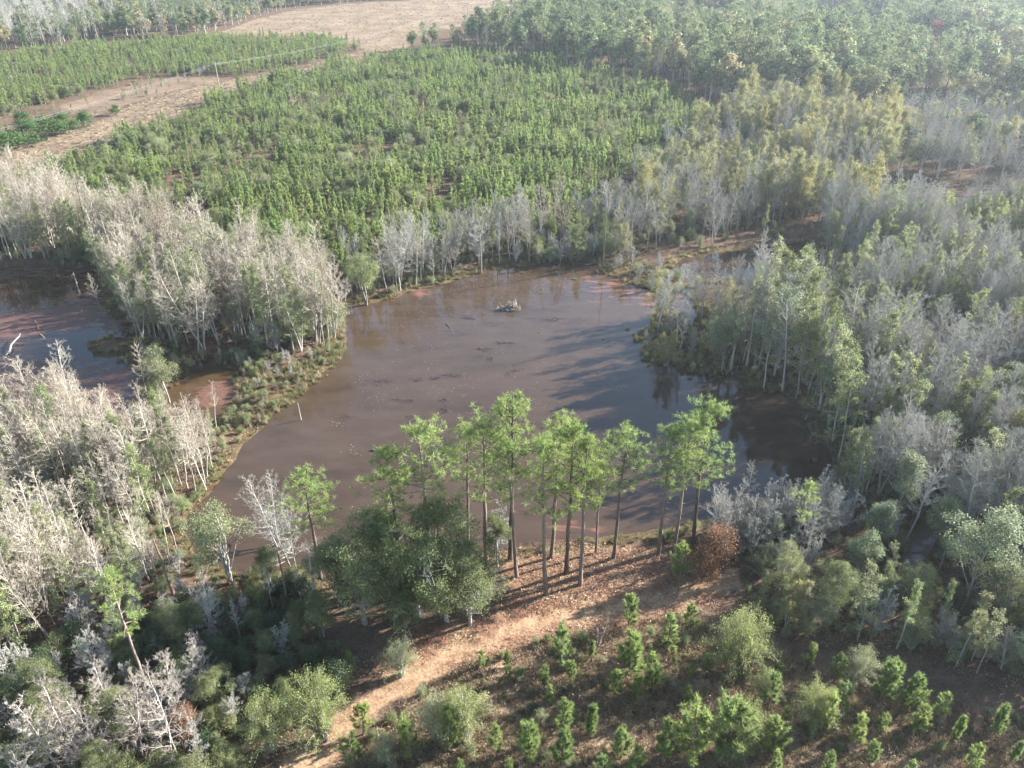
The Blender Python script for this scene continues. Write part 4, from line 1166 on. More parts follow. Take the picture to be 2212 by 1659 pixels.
for zi, (zk, words, px, sp, mix, off) in enumerate(ZONES):
    rng = np.random.RandomState(900 + zi)
    pl = ZPOLY[zk]
    X, Y = scatter(pl, sp, rng, edge=14 if zk in ('plantation', 'corridor_pines', 'northeast_wood', 'northwest_wood', 'northwest_grey', 'yellow_wood') else 2)
    sd = water_sd(X, Y)
    ok = (sd > off) & (seg_dist(ROAD, X, Y) > 2.6)
    if zk not in ('corridor_scrub',):
        for f in (FIELD, TOPFIELD, CLEARING, CORRIDOR):
            ok &= ~inside(f, X, Y)
    if zk == 'plantation':
        ok &= ~inside(GAP, X, Y)
        ok &= rng.rand(len(X)) < .25 + 1.0 * smooth(.30, .52, fbm(X, Y, 16, 71))
    elif zk in ('northeast_wood', 'northwest_wood', 'northwest_grey'):
        ok &= rng.rand(len(X)) < .6 + .6 * smooth(.3, .5, fbm(X, Y, 30, 72))
    else:
        ok &= rng.rand(len(X)) < .45 + 1.1 * smooth(.25, .5, fbm(X, Y, 13, 73 + zi))
    ok &= ~(inside(GLIMPSE, X, Y) & (rng.rand(len(X)) < .3)) & ~(inside(THIN, X, Y) & (rng.rand(len(X)) < .5))
    X, Y = X[ok], Y[ok]
    # nothing inside the crowns of the trees placed by hand
    dd = np.hypot(X[:, None] - HX[None], Y[:, None] - HY[None]) - HR[None]
    k = dd.min(1) > .4
    X, Y = X[k], Y[k]
    names = [m_[0] for m_ in mix]
    wts = np.array([m_[1] for m_ in mix], float)
    cw = np.cumsum(wts / wts.sum())
    # kinds grow in patches
    q = np.clip((fbm(X, Y, 11, 80 + zi) - .28) / .44, 0, 1) * .45 + rng.rand(len(X)) * .55
    pick = np.minimum(np.searchsorted(cw, np.argsort(np.argsort(q)) / max(1, len(q))), len(names) - 1)
    hv = fbm(X, Y, 18, 95 + zi)
    low = np.maximum.reduce([inside(f, X, Y) for f in LOWS])
    for x, y, c, hn, lw in zip(X, Y, pick, hv, low):
        kn, st = names[c].split(':')
        lo, hi = mix[c][2], mix[c][3]
        t = np.clip(.5 * (hn - .25) / .5 + .5 * rng.rand() + rng.normal(0, .14), 0, 1.15)
        PLANTS.append(dict(kind=kn, style=st, x=x, y=y, h=(lo + (hi - lo) * t) * (.66 if lw else 1), zone=zk, label=None, var=None, hand=False, wide=rng.uniform(.88, 1.14)))

# heights of the ground under all of them
gx, gy = np.array([p['x'] for p in PLANTS]), np.array([p['y'] for p in PLANTS])
gz = ground_z(gx, gy)
for p, z in zip(PLANTS, gz):
    p['z'] = float(max(z, -.25))
    u, v, d = project(p['x'], p['y'], p['z'])
    ut, vt, dt = project(p['x'], p['y'], p['z'] + p['h'])
    p['inframe'] = (-30 < ut < IW + 30) and (vt < IH - 8) and (v > -10)
    p['size'] = p['h'] / max(d, 1.0) * FPX

LOOK = {'pine_tree:tall': 'dark crowned mature pine', 'young_pine:near': 'bright green young pine', 'bare_tree:pale': 'slender pale bare tree', 'bare_tree:grey': 'grey leafless tree', 'bare_tree:cone': 'cone shaped pale bare tree', 'slender_tree:sage': 'slender sparsely leaved pale green tree', 'slender_tree:olive': 'slender olive leaved tree',
        'bare_shrub:grey': 'many stemmed grey leafless shrub', 'bare_shrub:brown': 'low brown leafless shrub', 'oak_tree:oak': 'olive green oak', 'oak_tree:sage': 'thin sage green tree', 'oak_tree:wood': 'round crowned green tree',
        'slender_tree:sage': 'narrow pale green tree', 'bay_tree:bay': 'silvery leaved bay tree', 'yellow_tree:yellow': 'yellow green autumn tree', 'russet_oak:russet': 'russet oak', 'red_maple:red': 'red maple',
        'dark_shrub:dark': 'dark evergreen shrub', 'cedar_bush:cedar': 'dense dark cedar', 'leafy_bush:green': 'feathery light green bush', 'leafy_bush:sage': 'greyish sage bush', 'leafy_bush:olive': 'rounded olive bush'}
CATS = {'pine_tree': 'pine tree', 'young_pine': 'young pine', 'bare_tree': 'bare tree', 'bare_shrub': 'shrub', 'slender_tree': 'tree', 'oak_tree': 'tree', 'bay_tree': 'bay tree', 'yellow_tree': 'tree', 'russet_oak': 'oak tree', 'red_maple': 'maple tree',
        'dark_shrub': 'shrub', 'cedar_bush': 'cedar', 'leafy_bush': 'bush'}
LIMIT = dict(slender_tree=240, bare_tree=290, young_pine=285, oak_tree=270, pine_tree=200, leafy_bush=260, bare_shrub=260, dark_shrub=160, yellow_tree=120, bay_tree=120)

by_kind = {}
for p in PLANTS:
    by_kind.setdefault(p['kind'], []).append(p)
SINGLE, MASS = [], []
for k, ps in by_kind.items():
    hand = [p for p in ps if p['hand']]
    rest = sorted([p for p in ps if not p['hand'] and p['inframe'] and p['size'] > 13], key=lambda p: -p['size'])
    n = max(0, LIMIT.get(k, 100) - len(hand))
    single = hand + rest[:n]
    ids = set(map(id, single))
    SINGLE += single
    MASS += [p for p in ps if id(p) not in ids]


# --- words that single each one out: where in its wood it stands, then its size or place among those nearest
def grid_words(n, words):
    return words[n]


COLW = {1: [''], 2: ['left', 'right'], 3: ['left', 'middle', 'right'], 5: ['far left', 'left', 'middle', 'right', 'far right'], 4: ['far left', 'left', 'right', 'far right']}
ROWW = {1: [''], 2: ['near', 'back'], 3: ['near', 'central', 'back'], 4: ['nearest', 'near', 'back', 'rearmost']}


def label_all():
    groups = {}
    for p in SINGLE:
        if not p['label']:
            groups.setdefault((p['kind'], p['style'], p['zone']), []).append(p)
    for (k, st, z), ps in groups.items():
        n = len(ps)
        nc = 1 if n <= 7 else 2 if n <= 14 else 3 if n <= 40 else 5
        nr = 1 if n <= 21 else 2 if n <= 60 else 3 if n <= 110 else 4
        for p in ps:
            p['u'] = project(p['x'], p['y'], p['z'])[0]
        ys = sorted(p['y'] for p in ps)
        cells = {}
        for i, p in enumerate(sorted(ps, key=lambda p: p['y'])):
            p['row'] = i * nr // n
        for r in range(nr):
            rr = sorted([p for p in ps if p['row'] == r], key=lambda p: p['u'])
            for i, p in enumerate(rr):
                cells.setdefault((r, i * nc // len(rr)), []).append(p)
        for (r, c), cell in cells.items():
            where = ' '.join(w for w in (ROWW[nr][r], COLW[nc][c]) if w)
            tail = ('at the ' + where + ' of ' if where else 'in ') + ZWORDS[z]
            look = LOOK[k + ':' + st]
            crit = [('tallest', lambda p: -p['h']), ('shortest', lambda p: p['h']), ('leftmost', lambda p: p['u']), ('rightmost', lambda p: -p['u']), ('frontmost', lambda p: p['y']), ('hindmost', lambda p: -p['y'])]
            left = list(cell)
            if len(cell) == 1:
                cell[0]['label'] = look + ' ' + tail
                left = []
            RK = ('', 'second ', 'third ', 'fourth ', 'fifth ')
            for rank in RK:
                for w, key in crit:
                    if not left:
                        break
                    ordd = sorted(cell, key=key)
                    i = RK.index(rank)
                    if i < len(ordd) and any(ordd[i] is q for q in left):
                        ordd[i]['label'] = (rank + w + ' ' + look + ' ' + tail)
                        left = [q for q in left if q is not ordd[i]]
            for q in left:
                q['label'] = look + ' ' + tail
            for q in cell:
                w = q['label'].split()
                if len(w) > 16:
                    q['label'] = ' '.join(q['label'].replace('at the ', 'at ', 1).split()[:16])


label_all()


def variants(p):
    key = p['kind'] + ':' + p['style']
    if p['y'] > 250 and key + ':far' in LIB:
        return key + ':far'
    if p['style'] == 'near' and p['y'] > 150 and key + ':far' in LIB:
        return key + ':far'
    if p['style'] == 'wood' and p['y'] < 250 and False:
        return key
    return key


def grow(p, rng):
    L = LIB[variants(p)]
    i = p['var'] if p['var'] is not None else rng.randint(len(L['v']))
    mt, mc, mj = L['v'][i % len(L['v'])]
    s = p['h'] / L['h']
    root = bpy.data.objects.new(p['kind'], None)
    root.empty_display_size = .2
    COL.objects.link(root)
    root.location = (p['x'], p['y'], p['z'] - .05)
    ln = .06 if p['kind'] == 'bare_tree' else .025
    root.rotation_euler = (rng.normal(0, ln), rng.normal(0, ln), rng.uniform(0, 6.28))
    root.scale = (s * p['wide'], s * p['wide'], s)
    tag(root, p['label'], CATS[p['kind']], p.get('group') or (ZWORDS[p['zone']].replace('the ', '', 1) + ' ' + CATS[p['kind']] + 's' if p['zone'] else CATS[p['kind']] + 's around the pond'))
    if mt:
        link('trunk' if p['kind'] not in ('leafy_bush', 'bare_shrub', 'dark_shrub') else 'stems', mt, root)
    link(L['crown'], mc, root)


r0 = np.random.RandomState(5)
for p in SINGLE:
    grow(p, r0)


# ------------------------------------------------------------------ what nobody could count: one object each
def stuff(name, label, cat, pts, rot, scl, idx, meshes):
    src = bpy.data.collections.new(name + '_shapes')
    for i, m in enumerate(meshes):
        m = m.mesh() if isinstance(m, Joined) else m
        src.objects.link(bpy.data.objects.new('%s_shape_%03d' % (name, i), m))
    n = len(pts)
    me = bpy.data.meshes.new(name)
    me.vertices.add(n)
    me.vertices.foreach_set('co', np.asarray(pts, np.float32).ravel())
    a = me.attributes.new('rot', 'FLOAT_VECTOR', 'POINT'); a.data.foreach_set('vector', np.asarray(rot, np.float32).ravel())
    a = me.attributes.new('scl', 'FLOAT_VECTOR', 'POINT'); a.data.foreach_set('vector', np.asarray(scl, np.float32).ravel())
    a = me.attributes.new('idx', 'INT', 'POINT'); a.data.foreach_set('value', np.asarray(idx, np.int32))
    o = link(name, me)
    g = bpy.data.node_groups.new(name, 'GeometryNodeTree')
    g.interface.new_socket('Geometry', in_out='INPUT', socket_type='NodeSocketGeometry')
    g.interface.new_socket('Geometry', in_out='OUTPUT', socket_type='NodeSocketGeometry')
    N, K = g.nodes, g.links
    gi, go = N.new('NodeGroupInput'), N.new('NodeGroupOutput')
    ci = N.new('GeometryNodeCollectionInfo')
    ci.inputs['Collection'].default_value = src
    ci.inputs['Separate Children'].default_value = True
    ci.inputs['Reset Children'].default_value = True
    ip = N.new('GeometryNodeInstanceOnPoints')
    ip.inputs['Pick Instance'].default_value = True

    def attr(nm, ty):
        q = N.new('GeometryNodeInputNamedAttribute')
        q.data_type = ty
        q.inputs['Name'].default_value = nm
        return q.outputs['Attribute']
    K.new(gi.outputs[0], ip.inputs['Points'])
    K.new(ci.outputs[0], ip.inputs['Instance'])
    K.new(attr('idx', 'INT'), ip.inputs['Instance Index'])
    K.new(attr('rot', 'FLOAT_VECTOR'), ip.inputs['Rotation'])
    K.new(attr('scl', 'FLOAT_VECTOR'), ip.inputs['Scale'])
    K.new(ip.outputs[0], go.inputs[0])
    md = o.modifiers.new('scatter', 'NODES')
    md.node_group = g
    o['kind'] = 'stuff'
    o['label'] = label
    o['category'] = cat
    return o


MASS_NAME = {'slender_tree': 'mass of further slender leafy trees in the woods', 'bare_tree': 'mass of further bare grey trees in the woods', 'young_pine': 'mass of young planted pines beyond the pond', 'oak_tree': 'mass of green broadleaf trees in the far woods', 'pine_tree': 'mass of mature pines in the far woods',
             'leafy_bush': 'mass of leafy bushes under the trees', 'bare_shrub': 'mass of leafless shrubs under the trees', 'dark_shrub': 'mass of dark evergreen undergrowth', 'yellow_tree': 'mass of yellowing trees in the right hand woods', 'bay_tree': 'mass of silvery bay trees in the grey wood'}
MASS_OBJ = {'slender_tree': 'slender_woodland', 'bare_tree': 'bare_woodland', 'young_pine': 'pine_plantation', 'oak_tree': 'broadleaf_woodland', 'pine_tree': 'pine_woodland', 'leafy_bush': 'leafy_undergrowth', 'bare_shrub': 'leafless_undergrowth', 'dark_shrub': 'evergreen_undergrowth', 'yellow_tree': 'yellowing_woodland', 'bay_tree': 'bay_woodland'}
mk = {}
for p in MASS:
    mk.setdefault(p['kind'], []).append(p)
rs = np.random.RandomState(6)
for k, ps in mk.items():
    meshes, start = [], {}
    pts, rot, scl, idx = [], [], [], []
    for p in ps:
        key = variants(p)
        if key not in start:
            start[key] = len(meshes)
            meshes += [v[2] for v in LIB[key]['v']]
        s = p['h'] / LIB[key]['h']
        pts.append((p['x'], p['y'], p['z'] - .05))
        ln = .06 if k == 'bare_tree' else .03
        rot.append((rs.normal(0, ln), rs.normal(0, ln), rs.uniform(0, 6.28)))
        scl.append((s * p['wide'], s * p['wide'], s))
        idx.append(start[key] + rs.randint(len(LIB[key]['v'])))
    stuff(MASS_OBJ.get(k, k + '_mass'), MASS_NAME.get(k, 'mass of trees further off'), 'woodland' if 'tree' in k or 'pine' in k else 'undergrowth', pts, rot, scl, idx, meshes)


def cover(name, label, cat, X, Y, meshes, lo, hi, seed, tilt=.1, lift=0.0):
    rng = np.random.RandomState(seed)
    n = len(X)
    Z = np.maximum(ground_z(X, Y), -.05) + lift
    s = rng.uniform(lo, hi, n)
    stuff(name, label, cat, np.column_stack([X, Y, Z]), np.column_stack([rng.normal(0, tilt, n), rng.normal(0, tilt, n), rng.uniform(0, 6.28, n)]),
          np.column_stack([s, s, s * rng.uniform(.8, 1.25, n)]), rng.randint(0, len(meshes), n), meshes)


def gmesh(g, nm, mat):
    V, F, T = g.arrays()
    return mesh_np(nm, V, F, [mat], tint=T)


rc = np.random.RandomState(77)
# sedge along every bank and over the marshes
bx, by = [], []
for nm, pl in WATERS:
    lo, hi = pl.min(0) - 6, pl.max(0) + 6
    n = int((hi[0] - lo[0]) * (hi[1] - lo[1]) * 1.1)
    x, y = rc.uniform(lo[0], hi[0], n), rc.uniform(lo[1], hi[1], n)
    d = water_sd(x, y)
    k = (d > -.25) & (d < 2.6) & (rc.rand(n) < smooth(.32, .55, fbm(x, y, 4, 111)))
    bx.append(x[k]); by.append(y[k])
for pl in MARSH:
    x, y = scatter(pl, .75, rc)
    k = (rc.rand(len(x)) < smooth(.35, .6, fbm(x, y, 5, 113)) * .9) & (water_sd(x, y) > -.3)
    bx.append(x[k]); by.append(y[k])
bx, by = np.concatenate(bx), np.concatenate(by)
cover('bank_sedge', 'olive and tan sedge growing along the muddy banks', 'sedge', bx, by, [gmesh(gen_tuft(800 + i, .75, .42, 44, .022), 'sedge', M['sedge']) for i in range(4)] + [gmesh(gen_tuft(810, .9, .4, 34, .02), 'sedge', M['tan_grass'])], .6, 1.35, 21)
# dry weeds over the scrub and a little under the trees
x, y = scatter(SCRUB, .5, rc)
k = (seg_dist(ROAD, x, y) > 1.9) & (rc.rand(len(x)) < .35 + .8 * smooth(.3, .6, fbm(x, y, 3.5, 121)))
cover('dry_weeds', 'withered brown and straw coloured weeds on the open ground', 'weeds', x[k], y[k], [gmesh(gen_weed(820 + i, [.7, .9, .55, .8][i], 9, 30), 'weed', M[['dry_stems', 'dry_stems', 'tan_grass', 'dry_stems'][i]]) for i in range(4)], .6, 1.3, 22)
x, y = scatter(CLEARING, .95, rc)
k = seg_dist(ROAD, x, y) > 1.6
x2, y2 = [], []
for z in ('southwest_wood', 'southeast_wood', 'south_shore', 'thicket', 'island'):
    a, b = scatter(ZPOLY[z], 1.7, rc)
    kk = (water_sd(a, b) > .3) & (np.abs(a) < 90)
    x2.append(a[kk]); y2.append(b[kk])
xa, ya = np.concatenate([x[k]] + x2), np.concatenate([y[k]] + y2)
cover('leaf_litter', 'fallen leaves, straw and sticks lying on the woodland floor', 'leaf litter', xa, ya, [gmesh(gen_litter(830 + i), 'litter', M[['dry_stems', 'red_litter', 'dry_stems'][i]]) for i in range(3)], .7, 1.4, 23, .05, .03)
ux, uy = [], []
for z, sp in (('left_marsh', 1.4), ('thicket', 1.5), ('island', 1.5), ('swampside', 1.8), ('grey_wood', 1.7), ('southeast_wood', 1.3), ('southwest_wood', 1.3), ('south_shore', 1.4), ('front_fringe', 1.5), ('north_shore', 1.6), ('east_marsh', 1.9), ('yellow_wood', 2.2)):
    a, b_ = scatter(ZPOLY[z], sp, rc, edge=2)
    kk = (water_sd(a, b_) > .1) & (seg_dist(ROAD, a, b_) > 2.6) & ~inside(CLEARING, a, b_) & (rc.rand(len(a)) < .5 + .6 * smooth(.35, .55, fbm(a, b_, 7, 141)))
    ux.append(a[kk]); uy.append(b_[kk])
ux, uy = np.concatenate(ux), np.concatenate(uy)
cover('woodland_undergrowth', 'low leafy and twiggy undergrowth on the woodland floor', 'undergrowth', ux, uy, [LIB[k_]['v'][i_][2] for k_, i_ in (('leafy_bush:olive', 0), ('leafy_bush:sage', 0), ('leafy_bush:sage', 2), ('bare_shrub:brown', 0), ('bare_shrub:brown', 1), ('leafy_bush:olive', 1), ('bare_shrub:brown', 2))], .16, .42, 26, .12)
x, y = scatter(SCRUB, .65, rc)
k = (seg_dist(ROAD, x, y) > 1.5) & (rc.rand(len(x)) < 1.1 * smooth(.36, .56, fbm(x, y, 5, 151)))
cover('scrub_grass', 'patches of dry tan grass among the saplings', 'grass', x[k], y[k], [gmesh(gen_tuft(870 + i, .6, .5, 46, .022), 'grass', M[['tan_grass', 'field_straw', 'sedge'][i]]) for i in range(3)], .6, 1.3, 27)
x, y = scatter(SCRUB, 2.1, rc)
k = (seg_dist(ROAD, x, y) > 2.4) & (rc.rand(len(x)) < .75)
cover('scrub_brush', 'knee high brown and olive brush among the saplings', 'brush', x[k], y[k], [LIB['bare_shrub:brown']['v'][i][2] for i in range(3)] + [LIB['leafy_bush:olive']['v'][0][2], LIB['leafy_bush:sage']['v'][1][2]], .12, .36, 28, .15)
# pale grass of the corridor and fields
x, y = scatter(CORRIDOR, 2.3, rc)
x3, y3 = scatter(FIELD, 6.5, rc)
x4, y4 = scatter(GAP, 2.5, rc)
cover('field_grass', 'dry tan grass standing on the power line corridor and the field', 'grass', np.concatenate([x, x3, x4]), np.concatenate([y, y3, y4]), [gmesh(gen_tuft(840 + i, .8, .8, 46, .05), 'grass', M[['field_straw', 'field_straw', 'tan_grass'][i]]) for i in range(3)], .5, 1.15, 24)
x, y = scatter(TOPFIELD, 2.3, rc)
k = rc.rand(len(x)) < .6
cover('field_saplings', 'tiny green seedlings in rows on the far field', 'seedlings', x[k], y[k], [LIB['young_pine:near:far']['v'][i][2] for i in range(3)], .45, .75, 25)


# ------------------------------------------------------------------ single things on and around the water
def stick_mesh(name, L, r, seed, mat, bend=.06, forks=0, n=5, taper=.45):
    rng = np.random.RandomState(seed)
    g = Geo()
    t = np.linspace(0, 1, 7)
    pts = np.column_stack([t * L, np.cumsum(rng.normal(0, bend * L / 4, 7)), np.cumsum(rng.normal(0, bend * L / 6, 7))])
    pts -= pts[0]
    g.tube(pts, r * (1 - taper * t), n, cap=True)
    for _ in range(forks):
        f = rng.uniform(.35, .9)
        b = along(pts, np.array([f]))[0]
        d = unit(np.array([.8, rng.normal(0, .8), rng.normal(0, .6)]))
        e = b + d * L * rng.uniform(.12, .3)
        g.tube([b, (b + e) / 2 + rng.normal(0, .03 * L, 3), e], [r * .5, r * .35, r * .15], 4)
    V, F, T = g.arrays()
    return mesh_np(name, V, F, [mat], tint=T, smooth_shade=True)


def lodge(u, v):
    rng = np.random.RandomState(33)
    x, y = P(u, v)
    root = bpy.data.objects.new('beaver_lodge', None)
    COL.objects.link(root)
    root.location = (x, y, 0)
    root.scale = (.92, .92, .86)
    tag(root, 'beaver lodge of heaped grey sticks standing in the open pond', 'beaver lodge')
    n, k = 22, 7
    V = []
    for i in range(k):
        q = i / (k - 1)
        for j in range(n):
            a = j * 2 * math.pi / n
            r = (1 - q) ** .75
            V.append([2.1 * r * math.cos(a) * (1 + rng.normal(0, .05)), 1.5 * r * math.sin(a) * (1 + rng.normal(0, .05)), -.25 + 1.25 * q ** .9 + rng.normal(0, .04)])
    F = [[i * n + j, i * n + (j + 1) % n, (i + 1) * n + (j + 1) % n, (i + 1) * n + j] for i in range(k - 1) for j in range(n)]
    link('mud_mound', mesh_np('mud_mound', V, F, [M['wet_wood']], smooth_shade=True), root)
    ms = [stick_mesh('stick', L, r, 60 + i, M[mt], .07, f) for i, (L, r, f, mt) in enumerate([(2.2, .055, 0, 'dead_wood'), (1.6, .05, 1, 'dead_wood'), (2.7, .06, 1, 'dead_wood'), (1.3, .045, 0, 'grey_bark'), (1.9, .07, 0, 'dead_wood'), (1.1, .05, 0, 'wet_wood'), (1.7, .055, 1, 'wet_wood'), (1.5, .05, 0, 'brown_twig')])]
    for i in range(120):
        a = rng.uniform(0, 2 * math.pi)
        q = rng.rand() ** .7
        rr = 1 - q
        p = Vector((2.15 * rr ** .8 * math.cos(a), 1.55 * rr ** .8 * math.sin(a), -.05 + 1.12 * q ** .9))
        d = Vector((-math.cos(a) + rng.normal(0, .7), -math.sin(a) + rng.normal(0, .7), .55 + rng.normal(0, .3)))
        o = link('stick', ms[rng.randint(len(ms))], root)
        qd = d.to_track_quat('X', 'Z')
        o.rotation_mode = 'QUATERNION'
        o.rotation_quaternion = qd
        o.location = p - d.normalized() * rng.uniform(.3, .9)
    for i in range(12):                            # loose sticks trailing off to the left
        o = link('stick', ms[rng.randint(len(ms))], root)
        o.location = (-2.0 - rng.uniform(0, 1.2), rng.normal(0, .7), .06 + rng.uniform(0, .22))
        o.rotation_euler = (0, rng.normal(0, .12), rng.uniform(0, 6.28))


lodge(1106, 667)


def log(name, u0, v0, u1, v1, r, label, cat, mat='dead_wood', z0=.08, z1=.08, forks=1, seed=0, bend=.05):
    a, b = Vector((*P(u0, v0, z0), z0)), Vector((*P(u1, v1, z1), z1))
    d = b - a
    g0 = max(0.0, float(ground_z(a.x, a.y)))
    o = link(name, stick_mesh(name, d.length, r, 500 + seed, M[mat], bend, forks, 7), loc=a + Vector((0, 0, g0)))
    o.rotation_mode = 'QUATERNION'
    o.rotation_quaternion = d.to_track_quat('X', 'Z')
    return tag(o, label, cat)


log('fallen_log', 12, 768, 42, 726, .20, 'curved pale log lying in the swamp at the left', 'log', seed=1, bend=.14, z1=.6)
log('forked_branch', 86, 720, 98, 733, .06, 'small forked pale branch sticking out of the swamp', 'branch', seed=2, z0=.9, forks=2)
log('fallen_log', 46, 580, 84, 590, .14, 'dark log lying along the back edge of the swamp', 'log', 'wet_wood', seed=3)
log('fallen_log', 800, 973, 866, 981, .13, 'long dark log floating in the pond near the pines', 'log', 'wet_wood', seed=4, forks=2)
log('floating_stick', 964, 699, 984, 720, .08, 'thin dark stick slanting in the water left of the lodge', 'stick', 'wet_wood', seed=5)
log('fallen_log', 1590, 1405, 1618, 1398, .1, 'grey log behind the willowy bush', 'log', seed=14, forks=0)
log('fallen_log', 1475, 1243, 1566, 1248, .10, 'long pale fallen log across the straw clearing', 'log', seed=7, forks=1, z0=.3, z1=.3)
log('fallen_log', 1536, 1300, 1548, 1311, .11, 'short log lying on the sandy track', 'log', seed=8, forks=0)
log('fallen_log', 1252, 1175, 1278, 1178, .16, 'pale log on the shore at the back of the clearing', 'log', seed=9, forks=2)
log('fallen_log', 1265, 572, 1300, 566, .14, 'bent pale log at the far shore beside the marsh', 'log', seed=10, forks=2, bend=.12)
log('fallen_log', 1960, 408, 1984, 404, .2, 'pale log floating on the far pond', 'log', seed=11, forks=0)
log('fallen_log', 1715, 800, 1760, 793, .18, 'pale log on the right shore under the bare trees', 'log', seed=12)
log('fallen_log', 240, 1450, 275, 1453, .12, 'pale log on the dark floor beside the lone pine', 'log', seed=13)
log('fallen_log', 420, 1238, 470, 1215, .09, 'thin log on the bank at the lower left corner of the pond', 'log', seed=15, z1=.8)


def snag(u, vb, vt, r, label, lean=0.0, laz=0.0, stubs=4, seed=0, mat='dead_wood', cat='dead tree', name='dead_trunk'):
    rng = np.random.RandomState(700 + seed)
    x, y = P(u, vb)
    h = height_for(x, y, vt)
    g = Geo()
    pts, rad = wobble_trunk(h, r, rng, 9, .01, r * .35)
    pts = pts + np.column_stack([np.linspace(0, 1, 9) * lean * h * math.cos(laz), np.linspace(0, 1, 9) * lean * h * math.sin(laz), np.zeros(9)])
    g.tube(pts, rad, 7, cap=True)
    for _ in range(stubs):
        f = rng.uniform(.45, .97)
        b = along(pts, np.array([f]))[0]
        a = rng.uniform(0, 6.28)
        g.tube([b, b + np.array([math.cos(a), math.sin(a), rng.uniform(.1, .7)]) * rng.uniform(.4, 1.3)], [r * .3, r * .1], 4)
    V, F, T = g.arrays()
    o = link(name, mesh_np(name, V, F, [M[mat]], smooth_shade=True), loc=(x, y, float(max(-.3, ground_z(x, y)))))
    return tag(o, label, cat)


snag(650, 907, 866, .07, 'bare dead pole standing in the open water by the left bank', stubs=1, seed=1)
snag(173, 638, 585, .15, 'crooked dead trunk standing in the swamp', stubs=4, seed=2)
snag(81, 710, 688, .16, 'short dark stump standing in the swamp', stubs=0, seed=3, mat='wet_wood')
snag(177, 676, 656, .07, 'thin dead pole in the middle of the swamp', stubs=1, seed=4)
snag(172, 847, 829, .10, 'short leaning dead pole near the front of the swamp', lean=-.15, stubs=0, seed=5)
snag(1578, 803, 680, .17, 'leftmost tall branchless dead trunk on the right shore', stubs=3, seed=6)
snag(1611, 798, 664, .17, 'second tall dead trunk on the right shore, left of the slender one', stubs=3, seed=7)
snag(1638, 800, 668, .12, 'slender dead trunk right of the two tall dead trunks', stubs=5, seed=8)
snag(1657, 768, 655, .13, 'rightmost pale dead trunk behind the right shore', stubs=4, seed=9)
snag(394, 1342, 1176, .18, 'broken dark dead trunk leaning in the shaded wood', stubs=2, seed=10, mat='pine_bark', lean=.06, laz=2.8)
snag(690, 1340, 1200, .12, 'thin dead trunk in front of the leftmost tall pine', stubs=5, seed=11, mat='grey_bark')
snag(628, 1330, 1195, .13, 'dark dead trunk in the shade left of the thin one', stubs=5, seed=12, mat='pine_bark')
snag(1360, 560, 475, .12, 'pale dead trunk at the far shore above the marsh', stubs=6, seed=13)
snag(1302, 575, 410, .13, 'tallest pale dead trunk at the far shore', stubs=8, seed=14)
snag(1040, 590, 505, .10, 'pale dead trunk at the middle of the far shore', stubs=6, seed=15)


def weed_mat(u, v, wx, wy, n, label, seed):
    rng = np.random.RandomState(seed)
    x, y = P(u, v)
    g = Geo()
    k = 4
    cx, cy = rng.normal(0, wx * .35, k), rng.normal(0, wy * .35, k)
    j = rng.randint(0, k, n)
    C = np.column_stack([cx[j] + rng.normal(0, wx * .26, n), cy[j] + rng.normal(0, wy * .26, n), rng.uniform(.006, .03, n)])
    g.leaves(C, rng.normal(0, .12, (n, 3)) + np.array([0, 0, 1]), .20 * rng.uniform(.4, 1.5, n), rng, np.clip(rng.normal(.4, .3, n), 0, 1), .7)
    V, F, T = g.arrays()
    o = link('weed_mat', mesh_np('weed_mat', V, F, [M['weed']], tint=T), loc=(x, y, 0))
    return tag(o, label, 'weed mat', 'floating weed mats')


for i, (u, v, wx, wy, lab) in enumerate([(826, 826, 2.0, 1.3, 'dark weed mat nearest the left bank'), (898, 820, 1.6, .9, 'weed mat right of the one nearest the left bank'), (940, 816, 1.5, .9, 'small weed mat in the middle of the row of mats'),
                                         (978, 810, 1.8, 1.1, 'rightmost weed mat of the row in mid pond'), (872, 862, 2.0, 1.2, 'slanting dark weed mat below the row'), (963, 886, 1.1, 1.1, 'round dark weed mat above the floating log'), (895, 905, 1.8, 1.2, 'loose pale weed mat above the tall pines'),
                                         (955, 865, .8, .7, 'tiny weed mat in front of the row'), (1095, 742, 2.8, 1.0, 'long weed mat in front of the beaver lodge'), (1040, 755, 2.0, .9, 'weed mat left of the long one before the lodge'), (1058, 775, 1.0, .9, 'small weed mat below the lodge'),
                                         (1012, 688, 2.2, .8, 'faint weed mat left of the lodge'), (1200, 690, 2.6, .9, 'weed mat right of the lodge'), (1095, 800, 2.0, 2.0, 'broad weed mat at the edge of the tree shadows'), (745, 905, 2.6, 1.5, 'scattered weed mat by the dead pole')]):
    weed_mat(u, v, wx, wy, 210 if i != 14 else 120, lab, 60 + i)

# specks of leaf and foam on the pond
pr = np.random.RandomState(91)
px_, py_ = [], []
for _ in range(80):
    u, v = pr.uniform(720, 1350), pr.uniform(600, 1020)
    c = P(u, v)
    n = pr.randint(6, 26)
    s = pr.uniform(.6, 2.6)
    px_.append(c[0] + pr.normal(0, s, n)); py_.append(c[1] + pr.normal(0, s, n))
px_, py_ = np.concatenate(px_), np.concatenate(py_)
k = (water_sd(px_, py_) < -1)
px_, py_ = px_[k], py_[k]
n = len(px_)
g = Geo()
g.leaves(np.column_stack([px_, py_, np.full(n, .012)]), pr.normal(0, .1, (n, 3)) + np.array([0, 0, 1]), pr.uniform(.06, .2, n), pr, np.clip(pr.normal(.6, .3, n), 0, 1), .6)
V, F, T = g.arrays()
o = link('floating_specks', mesh_np('floating_specks', V, F, [M['dry_stems']], tint=T))
o['kind'] = 'stuff'
o['label'] = 'specks of fallen leaf floating on the brown pond'
o['category'] = 'leaf specks'

